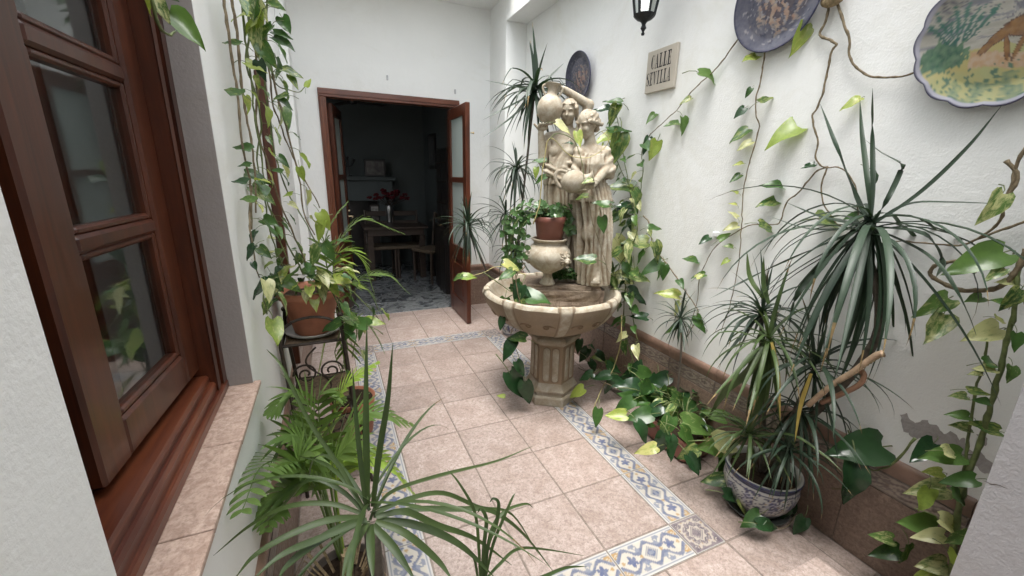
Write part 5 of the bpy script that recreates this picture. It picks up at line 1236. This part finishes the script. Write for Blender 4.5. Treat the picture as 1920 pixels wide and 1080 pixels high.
pot2 = mb.build('pot', MAT['paint'], bd, True, np.array(cols)); soil(bpc, .136, pot2, .178)
MB().lathe([(0,0),(.10,0),(.125,.010),(.135,.022),(.132,.025),(.120,.014),(.10,.009),(0,.009)], 48, (bpc.x, bpc.y, .002)).build('saucer', m_plain('dark_dish', (.05,.055,.05), .4, var=.2), bd, True)
top = bpc+Vector((0, 0, .17))
H1 = onx(1630, 425, 1.40); H2 = onx(1440, 640, 1.33); H3 = onx(1428, 590, 1.44); H4 = onx(1527, 690, 1.40); H5 = onx(1276, 598, 1.50); H6 = onx(1405, 815, 1.32); H7 = onx(1500, 770, 1.42)
trunk(bd, [top+Vector((.02, -.03, 0)), top+Vector((.03, -.08, .25)), onx(1640, 640, 1.41), H1-UPV*.05], .017)
for h_, r in ((H2, .012), (H3, .010), (H4, .010), (H7, .009)): trunk(bd, [top, top.lerp(h_, .5)+Vector((0, 0, -.03)), h_], r)
trunk(bd, [top, top+Vector((-.05, -.0, .05)), H6], .006)
drac_head(bd, H1, .56, (('flat', 1), ('droop', 22), ('hang', 46)), .034, 'drac', 5)
for L, w_ in (([(1628,425),(1600,360),(1565,270),(1538,195)], .030), ([(1632,425),(1625,340),(1615,250),(1612,185)], .026), ([(1640,425),(1635,340),(1634,240),(1636,165)], .024), ([(1640,430),(1720,365),(1810,280),(1878,198)], .015), ([(1640,430),(1665,370),(1690,315),(1685,305),(1650,285),(1622,262)], .020),
              ([(1640,436),(1700,384),(1790,380),(1900,384)], .016), ([(1620,432),(1540,408),(1470,378)], .028), ([(1615,440),(1520,470),(1420,515),(1330,560)], .020), ([(1625,440),(1520,430),(1440,405)], .014), ([(1650,445),(1730,440),(1765,490),(1755,520)], .034), ([(1655,450),(1740,480),(1800,560),(1835,640)], .022), ([(1615,450),(1540,500),(1490,560),(1478,620)], .032)):
    P = [onx(u, v, 1.40-.03*i*(1 if G.random() > .5 else -1.2)) for i, (u, v) in enumerate(L)]; P[0] = H1.copy(); long_leaf(bd, P, w_*.74, 'drac')
drac_head(bd, H2, .36, (('up', 1), ('mid', 3), ('flat', 6), ('droop', 18), ('hang', 14)), .046, 'drac2', 6); drac_head(bd, H3, .32, (('up', 6), ('mid', 6), ('flat', 10), ('droop', 16), ('hang', 8)), .055, 'drac', 7)
drac_head(bd, H4, .36, (('up', 2), ('mid', 3), ('flat', 4), ('droop', 14), ('hang', 10)), .045, 'drac', 8); drac_head(bd, H7, .34, (('flat', 3), ('droop', 10), ('hang', 16)), .045, 'drac', 18)
drac_head(bd, H6, .24, (('up', 2), ('mid', 6), ('flat', 10), ('droop', 14), ('hang', 6)), .05, 'drac2', 9); drac_head(bd, onx(1480, 845, 1.36), .26, (('mid', 3), ('flat', 6), ('droop', 14), ('hang', 10)), .045, 'drac', 29)
for L, w_ in (([(1440,640),(1400,700),(1355,740),(1325,790)], .034), ([(1442,640),(1430,720),(1410,790),(1385,850)], .034), ([(1446,640),(1455,720),(1462,790)], .028), ([(1430,560),(1405,520),(1400,470)], .022), ([(1440,570),(1430,530),(1432,480)], .022), ([(1405,820),(1480,815),(1540,850),(1580,885)], .012)):
    P = [onx(u, v, 1.30) for u, v in L]; long_leaf(bd, P, w_, 'drac2')
for L, m_ in (([(1446,642),(1458,700),(1463,790)], 'deadleaf'), ([(1520,700),(1500,760),(1490,830)], 'deadleaf')): long_leaf(bd, [onx(u, v, 1.29) for u, v in L], .016, m_)
sm = empty('young_dracaena', onx(1276, 720, 1.52), 'young dracaena shoot rising from the planter near the fountain', 'plant')
trunk(sm, [Vector((1.50, -1.86, .13)), onx(1277, 660, 1.50), H5], .006); drac_head(sm, H5, .20, (('up', 3), ('mid', 5), ('flat', 8), ('droop', 8), ('hang', 14)), .06, 'drac', 12)
# bleached cane handle leaning out of the pot
cn = empty('cane_handle', top, 'pale bent cane with bound tip sticking up from the dracaena pot', 'cane'); cn['category'] = 'cane'
MAT['cane'] = m_plain('bleached_cane', (.42,.30,.20), .7, .3, var=.25, scale=45, bump=.4)
MB().tube(spline([onx(u, v, 1.36) for u, v in ((1515,760),(1560,722),(1600,697),(1640,668),(1655,663))], 6), [.010]*24+[.013], 8).build('arm', MAT['cane'], cn, True)
MB().tube(spline([onx(u, v, 1.38) for u, v in ((1540,755),(1575,740),(1610,722),(1620,705),(1613,692))], 6), .009, 8).build('loop', m_plain('brown_cane', (.24,.135,.085), .6, .3, var=.2), cn, True)
_w = spline([onx(u, v, 1.36) for u, v in ((1560,722),(1600,697),(1640,668),(1652,664))], 10); MB().tube([_w[0].lerp(_w[-1], i/90)+Vector((.0125*math.cos(i*1.3)*.6, .0125*math.sin(i*1.3)*.6, .0125*math.cos(i*1.3)*.8))*1.0 for i in range(91)], .0018, 4).build('binding', LM['fibre'], cn)

# dracaena behind the fountain, in a small blue pot
sc_ = Vector((1.25, -.02, .002)); fd = empty('fountain_dracaena', sc_, 'dracaena with spiky heads growing behind the fountain statue in a small blue pot', 'potted plant')
mb = MB().lathe(dense([(0,0),(.062,0),(.07,.005),(.085,.06),(.098,.12),(.104,.150),(.106,.158),(.098,.158),(.09,.14),(0,.135)], 4), 96, sc_); cols = []
for i, (r, z) in enumerate(dense([(0,0),(.062,0),(.07,.005),(.085,.06),(.098,.12),(.104,.150),(.106,.158),(.098,.158),(.09,.14),(0,.135)], 4)):
    for q in range(96): cols.append(fn_pot(2*math.pi*q/96, z/.16) if 20 > i else Cc(.2,.2,.2))
pot3 = mb.build('pot', MAT['paint'], fd, True, np.array(cols)); soil(sc_, .092, pot3, .14)
ft_ = sc_+Vector((0, 0, .14)); DH = [(ony(1003, 168, -.22), .46, (('up', 4), ('mid', 7), ('flat', 10), ('droop', 18), ('hang', 16)), .062), (ony(968, 318, -.25), .34, (('up', 2), ('mid', 5), ('flat', 8), ('droop', 16), ('hang', 14)), .06), (ony(877, 425, -.30), .34, (('up', 4), ('mid', 8), ('flat', 9), ('droop', 16), ('hang', 14)), .06), (ony(948, 405, -.15), .32, (('mid', 4), ('flat', 6), ('droop', 12), ('hang', 12)), .06), (ony(965, 470, -.2), .32, (('mid', 4), ('flat', 4), ('droop', 12), ('hang', 14)), .06)]
for i, (h_, l_, mx, w_) in enumerate(DH): trunk(fd, [ft_, ft_.lerp(h_, .5)+Vector((0, .02, -.02)), h_], .011); drac_head(fd, h_, l_, mx, w_, 'drac', 30+i)
for L, w_ in (([(1003,168),(1000,120),(992,75)], .022), ([(1006,168),(1006,120),(1001,70)], .020), ([(1005,170),(1030,145),(1058,118)], .016), ([(1003,172),(960,162),(908,150)], .018), ([(1005,172),(1040,162),(1080,152)], .012), ([(1003,175),(955,200),(905,225)], .018), ([(1003,176),(960,220),(905,258)], .018)):
    long_leaf(fd, [ony(u, v, -.25) for u, v in L], w_*1.2, 'drac')

# dracaena in the foreground
fh = ony(693, 958, -2.78); fg = empty('foreground_dracaena', Vector((fh.x, fh.y+.02, .002)), 'large dracaena in the foreground with long arching blades cut by the bottom edge', 'potted plant')
fc = Vector((fh.x, fh.y+.02, .002)); pot4 = lathe_pot('pot', fc, [(0,0),(.09,0),(.10,.01),(.13,.20),(.14,.22),(.14,.245),(.13,.245),(.12,.22),(0,.21)], MAT['terracotta'], fg); soil(fc, .12, pot4, .225)
trunk(fg, [fc+Vector((0, 0, .22)), fc+Vector((.01, 0, .5)), fh-UPV*.04], .016)
fh2 = ony(905, 1085, -2.86); trunk(fg, [fc+Vector((.02, 0, .22)), fc+Vector((.08, -.02, .45)), fh2-UPV*.03], .013)
def ypts(L, y0, y1): return [ony(u, v, y0+(y1-y0)*i/(len(L)-1)) for i, (u, v) in enumerate(L)]
for L, ya, yb, w_ in (([(690,950),(688,850),(687,740),(688,600)], -2.78, -2.72, .030), ([(700,950),(712,850),(728,750),(737,642)], -2.78, -2.80, .030), ([(686,948),(676,860),(668,780),(661,690)], -2.78, -2.74, .022), ([(683,955),(640,880),(580,790),(530,690),(500,655)], -2.78, -2.62, .018),
        ([(700,960),(740,920),(830,890),(930,865),(1000,836)], -2.78, -2.5, .022), ([(700,965),(760,938),(830,925),(900,952),(960,965),(1010,1040)], -2.78, -2.66, .024), ([(700,968),(780,955),(860,955),(920,958),(980,1000),(1040,1075)], -2.78, -2.8, .026), ([(705,975),(780,985),(860,1020),(930,1085)], -2.8, -2.88, .034), ([(705,970),(760,960),(820,985),(890,1010),(960,1060)], -2.8, -2.8, .030),
        ([(685,965),(620,945),(540,950),(470,985),(400,1042)], -2.78, -2.70, .022), ([(685,970),(620,975),(550,1000),(480,1040),(440,1085)], -2.80, -2.84, .028), ([(684,975),(640,990),(590,1020),(540,1060),(520,1090)], -2.82, -2.9, .034), ([(695,985),(696,1030),(700,1090)], -2.84, -2.92, .034), ([(700,985),(740,1030),(780,1090)], -2.84, -2.92, .034), ([(684,962),(640,920),(580,900),(520,960),(480,990)], -2.78, -2.66, .020), ([(684,958),(650,905),(610,870),(560,855)], -2.78, -2.6, .020), ([(690,980),(660,1030),(640,1090)], -2.84, -2.92, .034), ([(704,978),(760,1000),(820,1050),(850,1090)], -2.82, -2.9, .030), ([(688,975),(600,1010),(530,1040),(470,1090)], -2.84, -2.9, .026)):
    long_leaf(fg, ypts(L, ya, yb), w_*.36, 'drac2')
for L, ya, yb, w_ in (([(900,1085),(898,1030),(890,960),(860,905),(838,880)], -2.86, -2.8, .014), ([(903,1085),(908,1020),(912,975),(902,955),(895,962)], -2.86, -2.84, .018), ([(906,1085),(916,1020),(930,985),(935,945),(925,935),(918,942)], -2.86, -2.84, .018), ([(910,1085),(925,1020),(945,970),(960,935),(966,925)], -2.86, -2.84, .014), ([(908,1085),(920,1000),(945,960),(985,945),(1000,952)], -2.86, -2.8, .016), ([(912,1085),(935,1060),(970,1030),(1020,1030),(1095,1042)], -2.86, -2.7, .016), ([(896,1085),(890,1050),(878,1030)], -2.86, -2.86, .012), ([(950,1100),(1010,1085),(1060,1065),(1100,1062)], -2.86, -2.8, .018)):
    long_leaf(fg, ypts(L, ya, yb), w_*.36, 'drac2')

drac_head(fg, fh, .40, (('flat', 2), ('droop', 6)), .022, 'drac2', 51)

# ------------------------------------------------------------------ palms
def frond(parent, pts, n, l_, mat, seed, w_=.022, droop=.35, wild=.15):
    g = random.Random(seed); P = spline(pts, 10); N_ = len(P)-1; mb = MB(); mb.tube(P, [.0042*(1-.75*i/N_) for i in range(N_+1)], 5)
    for i in range(n):
        t_ = .22+.78*i/(n-1); k_ = min(N_-1, int(t_*N_)); p = P[k_].lerp(P[k_+1], t_*N_-k_); d = (P[k_+1]-P[k_]).normalized(); s0 = d.cross(UPV); s0 = s0.normalized() if s0.length > .15 else CR; up = s0.cross(d)
        L = l_*math.sin(math.pi*(.16+.80*t_))**.8*g.uniform(.85, 1.1)
        for sd_ in (-1, 1):
            dr = (s0*sd_*.80+d*(.55+.5*t_)+up*.12).normalized(); q = p.copy(); st_ = len(mb.v); m_ = 6
            for j in range(m_+1):
                u_ = j/m_; dd_ = (dr-UPV*droop*u_*1.6+Vector((g.uniform(-1, 1), g.uniform(-1, 1), 0))*wild*.15).normalized(); wv_ = dd_.cross(up).normalized(); ww = w_*math.sin(math.pi*min(.98, .12+.86*u_))**.9+.0006
                mb.v += [tuple(q-wv_*ww/2), tuple(q+up*-.10*ww), tuple(q+wv_*ww/2)]; q = q+dd_*(L/m_)
            for j in range(m_): mb.f += [(st_+j*3, st_+j*3+1, st_+j*3+4, st_+j*3+3), (st_+j*3+1, st_+j*3+2, st_+j*3+5, st_+j*3+4)]; mb.mi += [0, 0]
    return mb.build('frond', LM[mat], parent, True)
lpc = Vector((-.30, -2.25, .002)); pm = empty('potted_palm', lpc, 'parlour palm with arching fronds in a dark pot below the window', 'potted plant')
pot5 = lathe_pot('pot', lpc, [(0,0),(.085,0),(.095,.01),(.118,.17),(.124,.18),(.124,.205),(.114,.205),(.108,.18),(0,.17)], m_plain('dark_brown_pot', (.06,.045,.035), .55, var=.3), pm); soil(lpc, .11, pot5, .185)
b0 = lpc+Vector((0, 0, .18))
FR = [([(590,900),(545,862),(490,875),(455,955)], -2.20, 'palm', .135), ([(600,880),(590,790),(555,735),(508,772)], -2.05, 'palm', .12), ([(615,870),(625,780),(650,720),(705,682)], -1.95, 'palmlime', .10), ([(625,880),(650,800),(700,772),(768,795)], -2.10, 'palm', .12), ([(630,890),(670,862),(725,868),(775,925)], -2.15, 'palmlime', .10), ([(600,900),(580,840),(545,815),(520,850)], -2.15, 'palm', .13), ([(605,890),(600,800),(600,740),(640,745)], -1.98, 'palm', .12), ([(600,920),(560,905),(520,930),(500,990)], -2.25, 'palm', .12), ([(620,900),(640,850),(665,830),(690,870)], -2.25, 'palm', .11), ([(585,905),(560,870),(580,850),(620,900)], -2.3, 'palm', .10), ([(615,890),(605,830),(575,800),(560,790)], -1.9, 'palm', .11)]
for i, (L, yy, m_, l_) in enumerate(FR):
    P = [left(u, v, yy) for u, v in L]; frond(pm, [b0.lerp(P[0], .2)+Vector((0, 0, .02))]+P, 17, l_*1.1, m_, 100+i, .017)
MB().tube([b0, b0+Vector((.01, .0, .12))], .02, 8).build('stem', LM['fibre'], pm)
_g = random.Random(9)
for i in range(16): a = _g.uniform(0, 6.28); q = b0+Vector((.05*math.cos(a), .05*math.sin(a), .02)); MB().tube([q, q+Vector((.06*math.cos(a), .06*math.sin(a), .12)), q+Vector((.11*math.cos(a), .10*math.sin(a), .02))], [.004, .003, .001], 4).build('dry_stalk', LM['fibre'], pm)
upc = Vector((-.22, -1.12, .002)); up_ = empty('stand_palm', upc, 'young palm with feathery fronds standing behind the terracotta pot', 'potted plant')
pot6 = lathe_pot('pot', upc, [(0,0),(.09,0),(.10,.01),(.12,.20),(.125,.23),(.115,.23),(.11,.21),(0,.2)], MAT['terracotta'], up_); soil(upc, .11, pot6, .215)
b1 = upc+Vector((0, 0, .22)); MB().tube(spline([b1, b1+Vector((-.02, 0, .25)), b1+Vector((-.01, .02, .42))]), .010, 6).build('stem', LM['stemg'], up_)
for i, (L, m_, l_) in enumerate((([(625,500),(640,450),(680,412),(752,436)], 'palm', .14), ([(625,505),(650,470),(680,490),(700,545)], 'palmlime', .14), ([(630,560),(680,520),(725,515),(765,548)], 'palm', .12), ([(625,540),(655,530),(690,545),(720,600)], 'palm', .12), ([(615,510),(610,450),(630,405),(650,380)], 'palm', .10), ([(640,610),(650,650),(640,700),(620,720)], 'palm', .12), ([(640,600),(680,600),(705,630),(720,660)], 'palm', .10), ([(625,590),(610,640),(600,690),(590,720)], 'palmlime', .10))):
    P = [ony(u, v, -1.18) for u, v in L]; frond(up_, [b1+Vector((0, 0, .3)) if i < 5 else b1]+P, 17, l_, m_, 130+i, .013)

# ------------------------------------------------------------------ peperomia in its brown pot on the urn
RP = UC+Vector((0, 0, .286)); pe = empty('potted_peperomia', RP, 'small-leaved trailing plant spilling from the brown pot on the urn', 'potted plant')
pot7 = lathe_pot('pot', RP, [(0,0),(.070,0),(.078,.004),(.092,.11),(.098,.118),(.100,.150),(.094,.152),(.088,.135),(0,.13)], MAT['plastic_pot'], pe); soil(RP, .088, pot7, .138)
def oval_mesh(mat, cup):
    mb = MB(); S_ = [(0., .02), (.15, .24), (.35, .36), (.6, .36), (.82, .22), (1., .01)]
    for y, w_ in S_:
        for x in (-1, 0, 1): mb.v.append((x*w_, y, cup*abs(x)*w_-.12*y*y))
    for i in range(5): mb.f += [(i*3, i*3+1, i*3+4, i*3+3), (i*3+1, i*3+2, i*3+5, i*3+4)]; mb.mi += [0, 0]
    return mb.mesh('leaf', [mat], True)
OV = [oval_mesh(LM['pep'], c) for c in (.1, .3, .5)]
def rosette(parent, c, n, size, nrm, g):
    for i in range(n):
        a = i*2.4+g.uniform(-.4, .4); e = nrm.orthogonal().normalized(); f = nrm.cross(e); tip = e*math.cos(a)+f*math.sin(a)+nrm*g.uniform(-.1, .7)
        M = (basis(tip, nrm+tip*-.3)*size*g.uniform(.7, 1.2)).to_4x4(); M.translation = c+nrm*g.uniform(-.004, .008); put('leaf', g.choice(OV), None, parent, M)
g = random.Random(77); base = RP+Vector((0, 0, .14))
def sprig(parent, pts, g, k, size):
    P = spline(pts, 5); MB().tube(P, .0028, 5).build('stem', LM['stemg'], parent, True)
    for j in range(2, len(P), k): d = (P[j]-P[j-1]).normalized(); rosette(parent, P[j], 3 if j < len(P)-2 else 6, size, (d*.6+UPV*.5-CF*.4).normalized(), g)
for i in range(13):                                      # crown over the pot
    a = g.uniform(0, 6.28); r = g.uniform(.03, .15); sprig(pe, [base, base+Vector((r*.5*math.cos(a), r*.5*math.sin(a), .06)), base+Vector((r*math.cos(a), r*math.sin(a), g.uniform(.02, .09)))], g, 4, .038)
for L in ([(1010,400),(985,385),(965,400),(955,430)], [(1008,402),(980,400),(960,440),(958,490)], [(1010,402),(985,405),(975,450),(972,500)], [(1012,402),(990,410),(985,450),(980,480)], [(1008,400),(970,395),(945,420),(950,465)], [(1010,402),(982,420),(965,470),(968,530)], [(1012,402),(975,410),(960,460),(962,540)], [(1050,400),(1062,415),(1064,430)], [(1050,398),(1068,405),(1072,440)], [(1045,398),(1060,395),(1070,412)], [(1005,400),(965,420),(950,500)]):
    q = SP(*L[-1], .16); sprig(pe, [base]+[loc2w(*SP(u, v, .16+.02*g.uniform(-1, 1))) for u, v in L], g, 3, .040)
# low greenery behind the urn foot
lg = empty('plinth_plant', loc2w(*SP(1060, 525, .10)), 'low leafy plant filling the gap behind the urn foot', 'plant')
g = random.Random(8)
for i in range(9): c = loc2w(*SP(1042+i*5, 524, .10)); sprig(lg, [c, c+Vector((g.uniform(-.02, .02), g.uniform(-.03, 0), .03)), c+Vector((g.uniform(-.03, .03), g.uniform(-.04, .0), g.uniform(.03, .08)))], g, 3, .038)
# trailing pothos on the fountain and statue
tp = empty('fountain_pothos', loc2w(*SP(965, 520, .2)), 'pothos strand trailing over the basin rim toward the floor', 'vine')
def fp(L, d): return [loc2w(*SP(u, v, d)) for u, v in L]
stem(tp, fp([(985,500),(968,520),(972,556),(975,580),(968,605),(958,625),(962,645),(972,665),(975,690)], .36), .0036, LM['stemb'], seed=5)
stem(tp, fp([(985,515),(960,505),(930,500),(905,512),(868,521),(858,518)], .22), .003, LM['stemy'], seed=6); stem(tp, fp([(905,510),(935,530),(960,548),(985,555)], .26), .003, LM['stemg'], seed=7)
for u, v, a, s_, kd, d in [(985,548,30,30,'dark',.30),(1002,558,10,56,'pothos',.30),(972,550,110,38,'dark',.33),(945,572,100,34,'pothos',.37),(975,580,90,40,'pothos',.37),(940,606,100,26,'dark',.4),(970,632,190,38,'pothos',.42),(953,655,120,44,'dark',.42),(975,690,60,34,'dark',.42),(968,720,60,66,'dark',.42),(988,735,80,52,'dark',.42),(940,742,190,16,'lime',.42),(878,518,-10,28,'lime',.24),(858,520,170,22,'pothos',.24),(950,515,150,32,'pothos',.26),(958,498,20,34,'lime',.22)]: leaf_px(tp, loc2w(*SP(u, v, d)), a, s_, kd, G)
sv = empty('statue_pothos', loc2w(*SP(1020, 300, .18)), 'thin pothos tendril with pale leaf wound across the statue', 'vine')
stem(sv, fp([(1000,420),(1012,380),(1016,330),(1022,290),(1028,262),(1040,262),(1060,285),(1085,296),(1112,292),(1136,275),(1140,258),(1128,246)], .27), .0032, LM['stemy'], seed=15); stem(sv, fp([(1030,262),(1045,250),(1075,262),(1090,300),(1095,335)], .29), .003, LM['stemg'], seed=16)
stem(sv, fp([(1104,378),(1112,420),(1126,460),(1140,510)], .26), .003, LM['stemb'], seed=17)
for u, v, a, s_, kd, d in [(1054,238,30,34,'varie',.28),(1085,258,80,30,'lime',.28),(1066,268,200,18,'dark',.28),(1012,300,190,26,'pothos',.25),(1014,335,160,24,'pothos',.25),(1005,322,100,22,'lime',.25),(1102,340,170,22,'varie',.32),(1098,486,185,40,'pothos',.30),(1092,368,180,24,'pothos',.3),(1128,382,190,32,'pothos',.26),(1130,420,80,32,'pothos',.26)]: leaf_px(sv, loc2w(*SP(u, v, d)), a, s_, kd, G)

# ------------------------------------------------------------------ terracotta planter of pothos on the floor
qc = Vector((1.46, -1.95, .002)); pl_ = empty('floor_pothos', qc, 'heart-leaved pothos in a reddish planter on the floor by the skirting', 'potted plant')
n = 4; pot8 = MB().bbox(qc.x-.10, qc.x+.10, qc.y-.13, qc.y+.17, .002, .115, .018); pot8.bbox(qc.x-.112, qc.x+.112, qc.y-.142, qc.y+.182, .108, .132, .008); pot8 = pot8.build('planter', MAT['plastic_pot'], pl_)
MB().bbox(qc.x-.095, qc.x+.095, qc.y-.125, qc.y+.165, .10, .137, .004).build('soil', MAT['soil'], pot8)
for u, v, a, s_, kd in [(1157,778,175,36,'lime'),(1210,690,160,56,'dark'),(1185,745,200,50,'pothos'),(1215,738,60,50,'pothos'),(1225,742,20,60,'pothos'),(1250,745,100,40,'pothos'),(1200,780,170,44,'pothos'),(1215,790,20,40,'pothos'),(1240,765,80,36,'pothos'),(1262,780,60,40,'pothos'),(1310,798,10,62,'varie'),(1290,820,40,46,'pothos'),(1215,842,170,38,'lime'),(1240,830,100,46,'dark'),(1205,810,60,44,'dark'),(1258,840,80,44,'dark'),(1300,870,60,40,'dark'),(1180,725,190,50,'dark'),(1235,715,150,44,'dark'),(1275,752,30,44,'pothos'),(1262,715,100,40,'dark'),(1295,760,10,40,'pothos'),(1170,760,150,40,'pothos'),(1340,778,200,40,'varie'),(1366,830,10,70,'varie'),(1345,838,185,66,'varie'),(1290,850,150,40,'pothos'),(1230,700,30,40,'pothos'),(1250,800,120,44,'pothos'),(1225,770,150,40,'dark'),(1320,740,-30,50,'dark'),(1300,700,-20,44,'dark')]:
    P = onz(u, v, .20+.08*G.random()); P.x = min(P.x, XR-.05); leaf_px(pl_, P, a, s_*1.1, kd, G, .8)
g = random.Random(14); tq = qc+Vector((0, 0, .13))
for i in range(26):
    a = g.uniform(0, 6.28); r = g.uniform(.05, .16); c = tq+Vector((r*math.cos(a)*.7, r*math.sin(a), g.uniform(.03, .16))); c.x = min(c.x, XR-.07); d = Vector((math.cos(a), math.sin(a), -.2)); leaf_at_node(pl_, c, d, UPV+d*.4, g.uniform(.07, .11), g.choice(['pothos', 'dark', 'pothos']), g)
    MB().tube(spline([tq+Vector((g.uniform(-.03, .03), g.uniform(-.06, .06), 0)), tq.lerp(c, .6)+Vector((0, 0, .03)), c], 4), .0028, 5).build('stem', LM['stemg'], pl_, True)
stem(pl_, [wallR(1165, 590, .16), wallR(1164, 640, .18), onz(1150, 690, .22), onz(1128, 730, .12), onz(1112, 770, .03), onz(1115, 788, .02)], .004, LM['stemy'], seed=19)
for u, v, a, s_, kd in [(1172,628,190,40,'pothos'),(1148,688,60,36,'varie'),(1130,668,180,40,'lime'),(1120,782,100,36,'pothos'),(1082,735,150,34,'lime')]: leaf_px(pl_, onz(u, v, .12), a, s_, kd, G, .8)
# leaves trailing round the blue and white pot
tr = empty('trailing_pothos', bpc+Vector((-.1, .05, .02)), 'dark pothos runners lying round the foot of the blue and white pot', 'vine')
stem(tr, [onz(u, v, .03) for u, v in ((1330,800),(1350,850),(1365,905),(1385,940),(1420,975),(1470,990),(1495,960))], .004, LM['stemb'], seed=23)
for u, v, a, s_, kd in [(1305,865,60,44,'dark'),(1340,900,170,44,'pothos'),(1375,930,20,50,'dark'),(1410,975,150,44,'pothos'),(1440,985,10,50,'dark'),(1480,945,60,60,'dark'),(1355,870,100,40,'pothos'),(1530,900,60,46,'dark'),(1545,870,30,40,'dark'),(1500,985,120,40,'dark'),(1470,960,100,44,'dark'),(1372,880,120,34,'pothos'),(1482,905,80,44,'dark'),(1495,930,110,50,'dark'),(1395,950,60,36,'pothos')]: leaf_px(tr, onz(u, v, .05+.05*G.random()), a, s_, kd, G, .9)

ug = empty('undergrowth_pothos', onz(1125, 700, 0), 'shaded pothos tangle between the pedestal and the skirting', 'vine')
for i, L in enumerate(([(1090,640),(1105,665),(1125,690),(1150,700)], [(1160,640),(1140,670),(1115,700),(1100,715)], [(1085,690),(1105,700),(1130,715),(1160,730)])): stem(ug, [onz(u, v, .10+.05*j) for j, (u, v) in enumerate(L)], .003, LM['stemb'], seed=90+i)
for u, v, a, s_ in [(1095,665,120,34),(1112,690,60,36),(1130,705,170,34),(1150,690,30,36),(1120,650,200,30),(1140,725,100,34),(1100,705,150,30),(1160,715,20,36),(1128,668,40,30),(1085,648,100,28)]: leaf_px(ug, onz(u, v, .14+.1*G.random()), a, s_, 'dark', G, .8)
